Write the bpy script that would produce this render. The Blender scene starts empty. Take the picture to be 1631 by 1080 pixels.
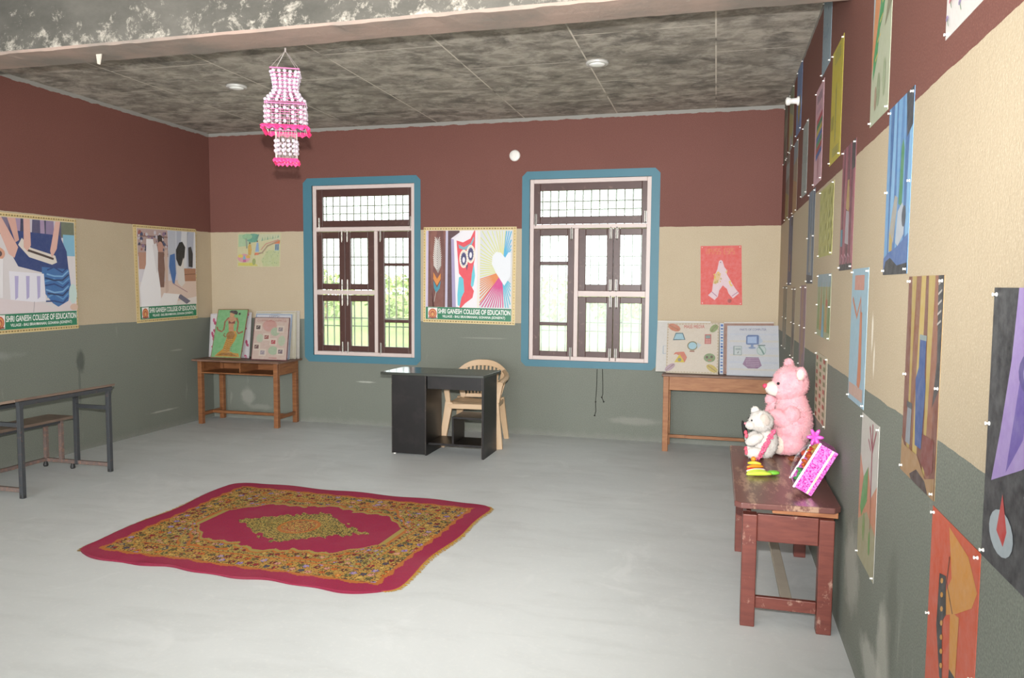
import bpy, bmesh, math, random
from mathutils import Vector, Matrix
random.seed(7)
SC = bpy.context.scene
COL = SC.collection
W, H, Z1, Z2 = 6.238, 3.2625, 1.165, 2.142        # room width, height, paint bands

# ------------------------------------------------------------------ camera
YAW, PITCH, ROLL, FPX = 0.2595, -0.0714, 0.0069, 1220.3
CAMP = Vector((5.6591, -7.7179, 1.57))
_F = Vector((-math.sin(YAW)*math.cos(PITCH), math.cos(YAW)*math.cos(PITCH), math.sin(PITCH)))
_r = Vector((math.cos(YAW), math.sin(YAW), 0)); _u = _r.cross(_F)
_R = _r*math.cos(ROLL)+_u*math.sin(ROLL); _U = -_r*math.sin(ROLL)+_u*math.cos(ROLL)
cam = bpy.data.cameras.new('camera'); camo = bpy.data.objects.new('camera', cam); COL.objects.link(camo)
cam.sensor_width = 36; cam.lens = FPX/1631*36; cam.clip_start = 0.02
m3 = Matrix((_R, _U, -_F)).transposed()
camo.matrix_world = Matrix.Translation(CAMP) @ m3.to_4x4()
SC.camera = camo

# ------------------------------------------------------------------ world, flash, exposure
wd = bpy.data.worlds.new('world'); SC.world = wd; wd.use_nodes = True
bg = wd.node_tree.nodes['Background']
bg.inputs[0].default_value = (0.93, 0.98, 1.0, 1); bg.inputs[1].default_value = 5.6
# the flash on top of the photographer's camera
fl = bpy.data.lights.new('camera_flash', 'SPOT'); fl.energy = 1750; fl.color = (1.0, 0.975, 0.945)
fl.spot_size = math.radians(102); fl.spot_blend = 1.0; fl.shadow_soft_size = 0.025
flo = bpy.data.objects.new('camera_flash', fl); COL.objects.link(flo)
flo.matrix_world = Matrix.Translation(CAMP+_U*0.17-_R*0.02+_F*0.05) @ m3.to_4x4() @ Matrix.Rotation(math.radians(11), 4, 'X') @ Matrix.Rotation(math.radians(6.5), 4, 'Y')
# sun over the fields, coming from behind the building
sn = bpy.data.lights.new('sun', 'SUN'); sn.energy = 8.5; sn.color = (1, .96, .88); sn.angle = math.radians(1.5)
sno = bpy.data.objects.new('sun', sn); COL.objects.link(sno); sno.location = (0, -20, 20); sno.rotation_euler = (math.radians(33), 0, math.radians(-8))
# added fill light across the open rear end, raising the room's ambient level
va = bpy.data.lights.new('rear_fill_light', 'AREA'); va.shape = 'RECTANGLE'; va.size = 6.0; va.size_y = 3.1; va.energy = 140; va.color = (.95, .98, 1.0)
vao = bpy.data.objects.new('rear_fill_light', va); COL.objects.link(vao); vao.location = (W/2, -10.55, 1.62); vao.rotation_euler = (math.radians(90), 0, 0)
SC.view_settings.view_transform = 'Standard'; SC.view_settings.look = 'None'
SC.view_settings.exposure = 0.0; SC.view_settings.gamma = 1.0; SC.view_settings.use_curve_mapping = False
try:
    SC.cycles.use_denoising = True; SC.cycles.max_bounces = 8; SC.cycles.diffuse_bounces = 5
    SC.cycles.transparent_max_bounces = 12; SC.cycles.sample_clamp_indirect = 6
except Exception: pass

# ------------------------------------------------------------------ helpers
def lin(h):
    h = h.lstrip('#'); o = []
    for i in (0, 2, 4):
        c = int(h[i:i+2], 16)/255
        o.append(c/12.92 if c <= 0.04045 else ((c+0.055)/1.055)**2.4)
    return tuple(o)
def L4(h): return lin(h)+(1,)
def ray(px, py): return _F+(px-815.5)/FPX*_R-(py-540)/FPX*_U
def at(px, py, ax, v):
    d = ray(px, py); return CAMP+d*((v-CAMP[ax])/d[ax])

class N:                                   # tiny node DSL
    def __init__(s, name):
        s.m = bpy.data.materials.new(name); s.m.use_nodes = True; s.t = s.m.node_tree
        s.b = s.t.nodes['Principled BSDF']
    def n(s, ty, **kw):
        x = s.t.nodes.new(ty)
        for k, v in kw.items(): setattr(x, k, v)
        return x
    def put(s, inp, v):
        if hasattr(v, 'links') or isinstance(v, bpy.types.NodeSocket): s.t.links.new(v, inp)
        else: inp.default_value = v
    def pos(s): return s.n('ShaderNodeNewGeometry').outputs['Position']
    def obj(s): return s.n('ShaderNodeTexCoord').outputs['Object']
    def xyz(s, v):
        x = s.n('ShaderNodeSeparateXYZ'); s.put(x.inputs[0], v); return x.outputs
    def mapv(s, v, sc=(1, 1, 1), rot=(0, 0, 0), loc=(0, 0, 0)):
        x = s.n('ShaderNodeMapping'); s.put(x.inputs[0], v)
        x.inputs[1].default_value = loc; x.inputs[2].default_value = rot; x.inputs[3].default_value = sc
        return x.outputs[0]
    def noise(s, v, scale, detail=4, rough=.55, dist=0):
        x = s.n('ShaderNodeTexNoise'); s.put(x.inputs['Vector'], v)
        x.inputs['Scale'].default_value = scale; x.inputs['Detail'].default_value = detail
        x.inputs['Roughness'].default_value = rough; x.inputs['Distortion'].default_value = dist
        return x.outputs[0]
    def ma(s, op, a, b=0, c=0, clamp=False):
        x = s.n('ShaderNodeMath', operation=op, use_clamp=clamp)
        for i, v in enumerate((a, b, c)): s.put(x.inputs[i], v)
        return x.outputs[0]
    def mr(s, v, a, b, c=0, d=1, smooth=False):
        x = s.n('ShaderNodeMapRange'); x.clamp = True
        if smooth: x.interpolation_type = 'SMOOTHSTEP'
        for i, q in enumerate((v, a, b, c, d)): s.put(x.inputs[i], q)
        return x.outputs[0]
    def mix(s, f, a, b, mode='MIX'):
        x = s.n('ShaderNodeMix', data_type='RGBA', blend_type=mode)
        s.put(x.inputs[0], f)
        for i, v in ((6, a), (7, b)):
            if isinstance(v, str): v = L4(v)
            s.put(x.inputs[i], v)
        return x.outputs[2]
    def bump(s, h, st=.2, dist=.01):
        x = s.n('ShaderNodeBump'); x.inputs['Strength'].default_value = st; x.inputs['Distance'].default_value = dist
        s.put(x.inputs['Height'], h); s.t.links.new(x.outputs[0], s.b.inputs['Normal'])
    def done(s, col, rough=.6, metal=0, spec=.4):
        if isinstance(col, str): col = L4(col)
        s.put(s.b.inputs['Base Color'], col); s.put(s.b.inputs['Roughness'], rough)
        s.put(s.b.inputs['Metallic'], metal); s.b.inputs['Specular IOR Level'].default_value = spec
        return s.m
    def blob(s, v, a, b, ca, cb, ra, rb, nz=None, amt=.5):   # soft ellipse mask in coords a,b
        dx = s.ma('DIVIDE', s.ma('SUBTRACT', a, ca), ra); dy = s.ma('DIVIDE', s.ma('SUBTRACT', b, cb), rb)
        d = s.ma('SQRT', s.ma('ADD', s.ma('MULTIPLY', dx, dx), s.ma('MULTIPLY', dy, dy)))
        if nz is not None: d = s.ma('ADD', d, s.ma('MULTIPLY', s.ma('SUBTRACT', nz, .5), amt*2))
        return s.mr(d, 1.0, .55, 0, 1)

def simple(name, c, rough=.6, var=.12, scale=8, bump=0, bscale=60, metal=0, spec=.4, c2=None, thr=(.55, .7)):
    k = N(name); o = k.obj(); z = k.noise(o, scale)
    base = k.mix(z, tuple(x*(1-var) for x in lin(c))+(1,), tuple(min(1, x*(1+var)) for x in lin(c))+(1,))
    if c2: base = k.mix(k.mr(k.noise(o, scale*1.7, 6, .65), thr[0], thr[1]), base, c2)
    if bump: k.bump(k.noise(o, bscale, 3), bump, .004)
    return k.done(base, rough, metal, spec)

def wood(name, c, cd, rough=.45, sc=(6, 6, 40), c2=None, thr=(.56, .66), spec=.4):
    k = N(name); o = k.obj()
    g = k.noise(k.mapv(o, sc), 1.0, 5, .6, .6)
    base = k.mix(k.mr(g, .3, .7), cd, c)
    if c2: base = k.mix(k.mr(k.noise(k.mapv(o, (9, 2.2, 6)), 1.0, 6, .7), thr[0], thr[1]), base, c2)
    k.bump(g, .12, .003)
    return k.done(base, rough, 0, spec)

class B:                                   # mesh builder
    def __init__(s): s.v = []; s.f = []; s.c = []; s.s = []; s.mi = []; s.col = None; s.sm = False; s.mat = 0
    def face(s, idx, col=None):
        s.f.append(tuple(idx)); s.c.append(col or s.col or (1, 1, 1)); s.s.append(s.sm); s.mi.append(s.mat)
    def add(s, pts): b = len(s.v); s.v += [Vector(p) for p in pts]; return b
    def poly(s, pts, col=None): b = s.add(pts); s.face(range(b, b+len(pts)), col)
    def hexa(s, p):                        # 8 corners: bottom 4 ccw, top 4 ccw
        b = s.add(p)
        for q in ((0, 3, 2, 1), (4, 5, 6, 7), (0, 1, 5, 4), (1, 2, 6, 5), (2, 3, 7, 6), (3, 0, 4, 7)): s.face([b+i for i in q])
    def box(s, a, c):
        x0, x1 = sorted((a[0], c[0])); y0, y1 = sorted((a[1], c[1])); z0, z1 = sorted((a[2], c[2]))
        s.hexa([(x0, y0, z0), (x1, y0, z0), (x1, y1, z0), (x0, y1, z0), (x0, y0, z1), (x1, y0, z1), (x1, y1, z1), (x0, y1, z1)])
    def beam(s, p0, p1, w, d, up=(0, 0, 1), w1=None, d1=None):   # rectangular bar
        p0, p1 = Vector(p0), Vector(p1); t = (p1-p0).normalized(); upv = Vector(up)
        if abs(t.dot(upv)) > .95: upv = Vector((0, 1, 0))
        x = t.cross(upv).normalized(); y = x.cross(t); w1 = w1 or w; d1 = d1 or d
        q = []
        for p, a, b in ((p0, w, d), (p1, w1, d1)):
            for i, j in ((-1, -1), (1, -1), (1, 1), (-1, 1)): q.append(p+x*i*a/2+y*j*b/2)
        s.hexa(q)
    def tube(s, pts, r, n=8, r1=None, caps=True):
        pts = [Vector(p) for p in pts]; m = len(pts); rings = []; px = None
        for i, p in enumerate(pts):
            t = (pts[min(i+1, m-1)]-pts[max(i-1, 0)]).normalized()
            if px is None: a = Vector((0, 0, 1)) if abs(t.z) < .9 else Vector((1, 0, 0)); px = t.cross(a).normalized()
            px = (px-t*px.dot(t)).normalized(); py = t.cross(px)
            rr = r[i] if isinstance(r, (list, tuple)) else (r if r1 is None else r+(r1-r)*i/(m-1))
            rings.append(s.add([p+px*math.cos(2*math.pi*k/n)*rr+py*math.sin(2*math.pi*k/n)*rr for k in range(n)]))
        for a, b in zip(rings, rings[1:]):
            for k in range(n): s.face((a+k, a+(k+1) % n, b+(k+1) % n, b+k))
        if caps: s.face([rings[0]+k for k in reversed(range(n))]); s.face([rings[-1]+k for k in range(n)])
    def lathe(s, c, prof, n=24, ax=2):
        c = Vector(c); rings = []
        def pt(r, h, a):
            q = [r*math.cos(a), r*math.sin(a), h]
            if ax == 0: q = [q[2], q[0], q[1]]
            if ax == 1: q = [q[0], q[2], q[1]]
            return c+Vector(q)
        for r, h in prof: rings.append(s.add([pt(r, h, 2*math.pi*k/n) for k in range(n)]))
        for a, b in zip(rings, rings[1:]):
            for k in range(n): s.face((a+k, a+(k+1) % n, b+(k+1) % n, b+k))
        s.face([rings[0]+k for k in reversed(range(n))]); s.face([rings[-1]+k for k in range(n)])
    def ball(s, c, r, n=14, rot=None, fn=None):
        c = Vector(c); r = (r, r, r) if isinstance(r, (int, float)) else r; mm = max(6, n//2+2); rings = []
        for i in range(1, mm):
            th = math.pi*i/mm; row = []
            for k in range(n):
                a = 2*math.pi*k/n; d = Vector((math.sin(th)*math.cos(a), math.sin(th)*math.sin(a), math.cos(th)))
                f = fn(d) if fn else 1
                q = Vector((d.x*r[0], d.y*r[1], d.z*r[2]))*f
                row.append(c+((rot @ q) if rot else q))
            rings.append(s.add(row))
        e = [Vector((0, 0, r[2])), Vector((0, 0, -r[2]))]
        t = s.add([c+((rot @ q) if rot else q) for q in e])
        for a, b in zip(rings, rings[1:]):
            for k in range(n): s.face((a+k, b+k, b+(k+1) % n, a+(k+1) % n))
        for k in range(n):
            s.face((t, rings[0]+k, rings[0]+(k+1) % n)); s.face((t+1, rings[-1]+(k+1) % n, rings[-1]+k))
    def fur(s, c, r, cnt, ln=.014, wd=.0035, rot=None):   # tufts on an ellipsoid
        c = Vector(c); r = (r, r, r) if isinstance(r, (int, float)) else r
        for _ in range(cnt):
            d = Vector((random.gauss(0, 1), random.gauss(0, 1), random.gauss(0, 1))).normalized()
            q = Vector((d.x*r[0], d.y*r[1], d.z*r[2])); nn = Vector((d.x/r[0], d.y/r[1], d.z/r[2])).normalized()
            if rot: q = rot @ q; nn = rot @ nn
            dirn = (nn+Vector((random.gauss(0, .35), random.gauss(0, .35), random.gauss(0, .35)-.25))).normalized()
            t = dirn.orthogonal().normalized(); t = Matrix.Rotation(random.random()*6.28, 3, dirn) @ t; b2 = dirn.cross(t)
            p = c+q-nn*.003; l = ln*random.uniform(.6, 1.2)
            i = s.add([p+t*wd, p-t*wd*.5+b2*wd*.87, p-t*wd*.5-b2*wd*.87, p+dirn*l])
            s.face((i, i+1, i+3)); s.face((i+1, i+2, i+3)); s.face((i+2, i, i+3))
    def build(s, name, mats, parent=None, loc=(0, 0, 0), bevel=0, label=None, off=None):
        me = bpy.data.meshes.new(name); o0 = Vector(off) if off is not None else Vector((0, 0, 0))
        me.from_pydata([tuple(v-o0) for v in s.v], [], s.f)
        for m in (mats if isinstance(mats, (list, tuple)) else [mats]): me.materials.append(m)
        me.polygons.foreach_set('use_smooth', s.s)
        if len(me.materials) > 1: me.polygons.foreach_set('material_index', s.mi)
        if any(c != (1, 1, 1) for c in s.c):
            at_ = me.color_attributes.new('Col', 'FLOAT_COLOR', 'CORNER'); data = []
            for f, c in zip(s.f, s.c): data += list(tuple(c)+(1,))*len(f)
            at_.data.foreach_set('color', data)
        me.update()
        o = bpy.data.objects.new(name, me); COL.objects.link(o)
        o.location = off if off is not None else loc
        if parent is not None:
            o.parent = parent
            if off is not None: o.location = o0-parent.location
        if bevel:
            b = o.modifiers.new('bevel', 'BEVEL'); b.width = bevel; b.segments = 2; b.limit_method = 'ANGLE'
        if label: o['label'] = label
        return o

def tag(o, label=None, cat=None, group=None, kind=None):
    if label: o['label'] = label
    if cat: o['category'] = cat
    if group: o['group'] = group
    if kind: o['kind'] = kind
    return o
def thing(name, label, cat, loc, group=None, kind=None):
    o = bpy.data.objects.new(name, None); COL.objects.link(o); o.location = loc; o.empty_display_size = .1
    return tag(o, label, cat, group, kind)
class P(B):                                # part built in world coords, parented under a thing
    def part(s, name, mats, parent, bevel=0, label=None):
        base = parent.location.copy(); q = parent.parent
        while q: base = base+q.location; q = q.parent
        s.v = [v-base for v in s.v]
        return s.build(name, mats, parent, bevel=bevel, label=label)

# ------------------------------------------------------------------ materials
def scratches(k, p, base, col, sc, lo, hi):
    return k.mix(k.mr(k.noise(p, sc, 8, .7), lo, hi), base, col)

def wall_material(name, horiz, stains):
    k = N(name); p = k.pos(); x = k.xyz(p); z = x[2]; hcoord = x[horiz]
    wob = k.ma('MULTIPLY', k.ma('SUBTRACT', k.noise(p, 9, 2), .5), .012)
    zz = k.ma('ADD', z, wob)
    cl = k.noise(p, 1.3, 5, .6); fine = k.noise(p, 160, 2, .6)
    grey = k.mix(cl, '#5c6059', '#71756c'); grey = k.mix(k.mr(fine, .35, .7), grey, '#7d8177')
    cream = k.mix(cl, '#a89981', '#b6a78f'); cream = k.mix(k.mr(fine, .5, .8), cream, '#c2b49d')
    brown = k.mix(cl, '#67423b', '#724941'); brown = k.mix(k.mr(fine, .5, .8), brown, '#835a50')
    # drips and scuffs on the lower band
    grey = k.mix(k.mr(k.noise(k.mapv(p, (7, 7, 1.2)), 1, 6, .7), .64, .78, 0, .45), grey, '#a9aaa0')
    c = k.mix(k.ma('GREATER_THAN', zz, Z1), grey, cream)
    c = k.mix(k.ma('GREATER_THAN', zz, Z2), c, brown)
    edge = k.ma('GREATER_THAN', k.ma('ADD', z, k.ma('MULTIPLY', wob, 3)), H-.035)
    c = k.mix(edge, c, '#8f8d88')
    nz = k.noise(p, 11, 6, .7)
    for (ca, cb, ra, rb, colr, st) in stains:
        b = k.blob(p, hcoord, z, ca, cb, ra, rb, nz, .55)
        c = k.mix(k.ma('MULTIPLY', b, st), c, colr)
    low = k.mr(k.ma('ADD', z, k.ma('MULTIPLY', nz, .12)), .13, .06, 0, .35)
    c = k.mix(low, c, '#8e8d88')
    k.bump(k.ma('ADD', k.noise(p, 120, 3), k.ma('MULTIPLY', k.noise(p, 12, 3), .6)), .22, .006)
    return k.done(c, .72, 0, .3)

MWB = wall_material('painted plaster back', 0, [(.45, .26, .11, .12, '#a8a79e', .4), (.62, .14, .2, .04, '#a3a299', .25), (1.95, .48, .13, .012, '#b4b6ac', .6), (4.9, .2, .3, .05, '#9b9a92', .35), (3.3, 1.0, .3, .012, '#a5a69c', .25)])
MWL = wall_material('painted plaster left', 1, [(-1.93, .83, .06, .13, '#454a45', .75), (-1.95, .62, .018, .3, '#565a55', .6), (-.62, .83, .12, .012, '#a4a59b', .35), (-.85, .2, .25, .012, '#b2b2a9', .5), (-3.0, .95, .5, .05, '#8d918a', .5)])
MWR = wall_material('painted plaster right', 1, [(-4.95, .32, .12, .22, '#b4b2a8', .55), (-4.75, .18, .25, .1, '#b6b4ab', .55), (-5.05, .5, .1, .25, '#55584f', .45), (-4.55, 1.4, .02, .09, '#e2dccd', .8), (-4.6, 1.3, .015, .08, '#e2dccd', .8), (-4.3, .38, .2, .2, '#a9a89f', .5)])

def concrete_floor():
    k = N('cement floor'); p = k.pos(); x = k.xyz(p)
    a = k.noise(p, .75, 6, .6, .4); b = k.noise(k.mapv(p, (1.2, 4, 1), (0, 0, .4)), 1.3, 7, .62, .5); f = k.noise(p, 42, 3, .6)
    c = k.mix(k.mr(a, .3, .7), '#bec2c2', '#cbcfcf')
    c = k.mix(k.mr(b, .5, .75, 0, .4), c, '#aeb1b0')
    c = k.mix(k.mr(k.noise(p, 2.2, 7, .65, 1.2), .56, .7, 0, .5), c, '#d5d8d8')
    c = k.mix(k.mr(f, .55, .75, 0, .25), c, '#dcddd8')
    k.bump(k.ma('ADD', f, k.ma('MULTIPLY', a, 2)), .12, .004)
    return k.done(c, k.mr(b, .3, .7, .46, .6), 0, .4)
MFLOOR = concrete_floor()

def concrete_ceiling():
    k = N('shuttered concrete'); p = k.pos()
    v = k.mapv(p, (1, 1, 1), (0, 0, math.pi/2), (0, .055, 0))
    br = k.n('ShaderNodeTexBrick'); k.put(br.inputs['Vector'], v)
    br.inputs['Scale'].default_value = 1; br.inputs['Brick Width'].default_value = 1.22
    br.inputs['Row Height'].default_value = .945; br.inputs['Mortar Size'].default_value = .007; br.offset = .5
    br.inputs['Mortar Smooth'].default_value = .3
    br.inputs['Color1'].default_value = (1, 1, 1, 1); br.inputs['Color2'].default_value = (.72, .72, .72, 1); br.inputs['Mortar'].default_value = (0, 0, 0, 1)
    pl_ = k.noise(k.mapv(p, (4, 6.5, 1)), 1.0, 7, .72, .5); big = k.noise(p, 1.1, 5, .6); sp = k.noise(k.mapv(p, (1, 1.15, 1)), 5.0, 7, .68, .3)
    c = k.mix(k.mr(pl_, .3, .68), '#77726b', '#aea79b')
    c = k.mix(k.mr(sp, .46, .6, 0, .75), c, '#c6bfb3')
    c = k.mix(k.mr(k.noise(k.mapv(p, (1.3, 1.8, 1)), 2.1, 8, .72, .5), .5, .64, 0, .75), c, '#625f5a')
    c = k.mix(.35, c, br.outputs['Color'], 'MULTIPLY')
    brk = k.mr(k.noise(p, 2.4, 3), .36, .48)
    c = k.mix(k.ma('MULTIPLY', br.outputs['Fac'], brk), c, '#d0c9bc')
    k.bump(k.ma('ADD', pl_, k.ma('MULTIPLY', br.outputs['Fac'], .8)), .35, .008)
    return k.done(c, .85, 0, .2)
MCEIL = concrete_ceiling()

def beam_mat():
    k = N('patched beam concrete'); p = k.pos(); z = k.xyz(p)[2]
    n1 = k.noise(k.mapv(p, (1, 1, 1.6)), 1.6, 6, .65); n2 = k.noise(k.mapv(p, (1, 1, 1.1)), 10, 10, .78, .3)
    c = k.mix(k.mr(n1, .3, .7), '#45443f', '#625f59')
    low = k.mr(z, 3.2, 2.92, .0, .11)
    c = k.mix(k.mr(k.ma('ADD', n2, low), .6, .72), c, '#a39d92')
    und = k.ma('LESS_THAN', z, 2.915)
    u = k.mix(k.mr(k.noise(p, 2.2, 5, .6), .38, .6), '#7d756d', '#978479')
    u = k.mix(k.mr(n2, .62, .7), u, '#a39b8e')
    c = k.mix(und, c, u)
    k.bump(k.ma('ADD', n1, k.ma('MULTIPLY', n2, .6)), .5, .012)
    return k.done(c, .85, 0, .2)
MBEAM = beam_mat()

def paint_mat(name, rough=.55, var=.1, spec=.35, sc=25, ink=.74):
    k = N(name); a = k.n('ShaderNodeVertexColor', layer_name='Col').outputs[0]
    z = k.noise(k.obj(), sc, 5, .65)
    c = k.mix(k.mr(z, .3, .7, 0, var), a, (1, 1, 1, 1)); c = k.mix(k.mr(k.noise(k.obj(), sc*3.1, 4), .45, .8, 0, var), c, (.25, .24, .22, 1)); c = k.mix(1.0, c, (ink, ink, ink*1.01, 1), 'MULTIPLY')
    return k.done(c, rough, 0, spec)
MART = paint_mat('coloured drawing on paper'); MPRINT = paint_mat('printed flex sheet', .35, .03, .4, ink=.86)
MTEAL = simple('teal border paint', '#437282', .5, .07, 3, .15, 90)
MPINKW = simple('pinkish white frame enamel', '#c9b9b4', .4, .06, 5)
MSASH = simple('dark brown sash enamel', '#4c322d', .35, .2, 9, .1, 40, c2='#6a5048', thr=(.6, .75))
MIRON = simple('window grille iron', '#6b6a58', .6, .1)
MBOLT = simple('tarnished steel', '#8d8a84', .35, .2, 30, metal=.8)
MPIN = simple('white plastic', '#e4e2dc', .35, .03)
MBLACK = simple('black laminate', '#151212', .38, .2, 3, .03, 30, c2='#262121', thr=(.5, .75), spec=.35)
MEDGE = simple('worn laminate edge', '#3b332e', .5, .3, 30, c2='#8b7a66', thr=(.6, .68))
MCHAIR = simple('beige plastic', '#c3a685', .38, .05, 4)
MWOOD = wood('golden brown table wood', '#93633f', '#75482c', .42, c2='#5d3a24', thr=(.62, .75))
MWOOD2 = wood('tan school table wood', '#9f6d45', '#84522f', .5, c2='#5f3d28', thr=(.62, .72))
MDUST = wood('dusty table top', '#7d6152', '#64493c', .5, (4, 14, 10))
MRED = wood('red brown painted wood', '#6e3a30', '#5b2d26', .42, c2='#a88878', thr=(.6, .7))
MREDTOP = wood('worn red brown top', '#6a443f', '#56332e', .32, (8, 3, 10), c2='#9a7c68', thr=(.54, .6), spec=.5)
MBARE = wood('broken bare wood', '#a5714d', '#7d4c31', .6)
MDESKT = wood('grey brown desk board', '#7d6a5c', '#64554b', .5)
MSTEEL = simple('dark painted steel tube', '#3d3f42', .45, .15, 20, c2='#6a5148', thr=(.6, .7))
MRUST = simple('rusty scuffed steel', '#6d5f5a', .55, .25, 25, c2='#8a6a5c', thr=(.5, .65))
MBALL = simple('black rubber', '#2c2c2c', .5)

def plush_mat(name, c, cl):
    k = N(name); o = k.obj()
    b = k.mix(k.mr(k.noise(o, 22, 5, .7), .35, .65), c, cl); k.bump(k.noise(o, 130, 4, .7), .5, .01)
    k.b.inputs['Sheen Weight'].default_value = .35
    return k.done(b, .9, 0, .1)
MPINKF = plush_mat('pink plush', '#dc949e', '#e9adb4'); MCREAMF = plush_mat('cream plush', '#d9c8bb', '#e4d8cc')
MWHITEF = plush_mat('white plush', '#bdb7b0', '#d2cdc7'); MGREYF = plush_mat('grey plush', '#a89c93', '#c0b4aa')

def glass_mat():
    k = N('dusty window glass'); t = k.t
    tr = k.n('ShaderNodeBsdfTransparent'); tr.inputs[0].default_value = (.93, .96, .94, 1)
    gl = k.n('ShaderNodeBsdfGlossy'); gl.inputs['Roughness'].default_value = .06
    df = k.n('ShaderNodeBsdfTranslucent'); df.inputs[0].default_value = (.8, .82, .78, 1)
    m1 = k.n('ShaderNodeMixShader'); m1.inputs[0].default_value = .07; t.links.new(tr.outputs[0], m1.inputs[1]); t.links.new(df.outputs[0], m1.inputs[2])
    m2 = k.n('ShaderNodeMixShader'); m2.inputs[0].default_value = .05; t.links.new(m1.outputs[0], m2.inputs[1]); t.links.new(gl.outputs[0], m2.inputs[2])
    t.links.new(m2.outputs[0], t.nodes['Material Output'].inputs[0])
    return k.m
MGLASS = glass_mat()
def cello_mat():
    k = N('clear cellophane'); t = k.t
    tr = k.n('ShaderNodeBsdfTransparent'); gl = k.n('ShaderNodeBsdfGlossy'); gl.inputs['Roughness'].default_value = .12
    m = k.n('ShaderNodeMixShader'); m.inputs[0].default_value = .16; t.links.new(tr.outputs[0], m.inputs[1]); t.links.new(gl.outputs[0], m.inputs[2])
    nb = k.n('ShaderNodeBump'); nb.inputs['Strength'].default_value = .8; k.put(nb.inputs['Height'], k.noise(k.obj(), 30, 3)); t.links.new(nb.outputs[0], gl.inputs['Normal'])
    t.links.new(m.outputs[0], t.nodes['Material Output'].inputs[0]); return k.m
MCELLO = cello_mat()

# ------------------------------------------------------------------ room shell
YB = -10.6
b = B(); b.box((-.25, YB, -.2), (W+.25, .25, 0)); tag(b.build('floor', MFLOOR), 'pale grey cement floor of the classroom', kind='structure')
b = B(); b.box((-.25, YB, H), (W+.25, .25, H+.18)); tag(b.build('ceiling', MCEIL), 'bare shuttered concrete ceiling slab', kind='structure')
b = B(); b.box((-.25, YB, 0), (0, .25, H)); tag(b.build('wall_left', MWL), 'left wall banded brown, cream and grey', kind='structure')
b = B(); b.box((W, YB, 0), (W+.25, .25, H)); tag(b.build('wall_right', MWR), 'right wall banded brown, cream and grey, hung with drawings', kind='structure')
WIN = [(1.305, 2.52, .765, 2.64), (3.788, 5.02, .79, 2.64)]
b = B(); xs = [0, WIN[0][0], WIN[0][1], WIN[1][0], WIN[1][1], W]; T = .23
for i in (0, 2, 4): b.box((xs[i], 0, 0), (xs[i+1], T, H))
for w in WIN:
    b.box((w[0], 0, 0), (w[1], T, w[2])); b.box((w[0], 0, w[3]), (w[1], T, H))
tag(b.build('wall_back', MWB), 'back wall banded brown, cream and grey with two windows', kind='structure')

# beam across the room, ragged lower edges
b = B(); n = 140; y0, y1, zb = -4.03, -3.755, 2.9
def rag(i, s): random.seed(i//s*7+s); return random.uniform(-1, 1)
rows = []
for i in range(n+1):
    x = W*i/n; j = rag(i, 3)*.006+rag(i, 9)*.007+(.02 if 60 < i < 63 else 0)
    rows.append(b.add([(x, y0, H), (x, y0+rag(i, 4)*.003, zb+.02), (x, y0+.008, zb+rag(i, 2)*.003), (x, (y0+y1)/2, zb), (x, y1-.006+j, zb+.002), (x, y1+j, zb+.02), (x, y1, H)]))
for a, c in zip(rows, rows[1:]):
    for q in range(6): b.face((a+q, a+q+1, c+q+1, c+q))
tag(b.build('trim_1', MBEAM), 'rough patched concrete beam crossing the ceiling', kind='structure')
random.seed(11)

# teal painted borders round the windows (thin paint build-up on the plaster)
OUT = [(1.197, 2.592, .688, 2.722), (3.708, 5.104, .72, 2.72)]
for i, (o, w) in enumerate(zip(OUT, WIN)):
    b = B(); c = .05; x0, x1, z0, z1 = o
    outer = [(x0+c, z0), (x1-c, z0), (x1, z0+c), (x1, z1-c), (x1-c, z1), (x0+c, z1), (x0, z1-c), (x0, z0+c)]
    ix0, ix1, iz0, iz1 = w
    inner = [(ix0+.001, iz0), (ix1-.001, iz0), (ix1, iz0+.001), (ix1, iz1-.001), (ix1-.001, iz1), (ix0+.001, iz1), (ix0, iz1-.001), (ix0, iz0+.001)]
    O = b.add([(x, -.004, z) for x, z in outer]); I = b.add([(x, -.004, z) for x, z in inner]); O2 = b.add([(x, .001, z) for x, z in outer]); I2 = b.add([(x, .06, z) for x, z in inner])
    for q in range(8):
        r_ = (q+1) % 8
        b.face((O+q, O+r_, I+r_, I+q)); b.face((O2+q, O2+r_, O+r_, O+q)); b.face((I+q, I+r_, I2+r_, I2+q))
    tag(b.build('trim_%d' % (i+2), MTEAL), ['teal painted border of the left window', 'teal painted border of the right window'][i], kind='structure')

# ground outside
def ground_mat():
    k = N('grass outside'); p = k.pos()
    c = k.mix(k.mr(k.noise(p, .35, 6, .65), .35, .65), (.10, .15, .04, 1), (.17, .215, .075, 1))
    return k.done(c, .9, 0, .1)
b = B(); b.box((-60, .6, -.9), (70, 140, -.6)); tag(b.build('ground_outside', ground_mat()), 'sunlit grass field outside the windows', kind='structure')
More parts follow.
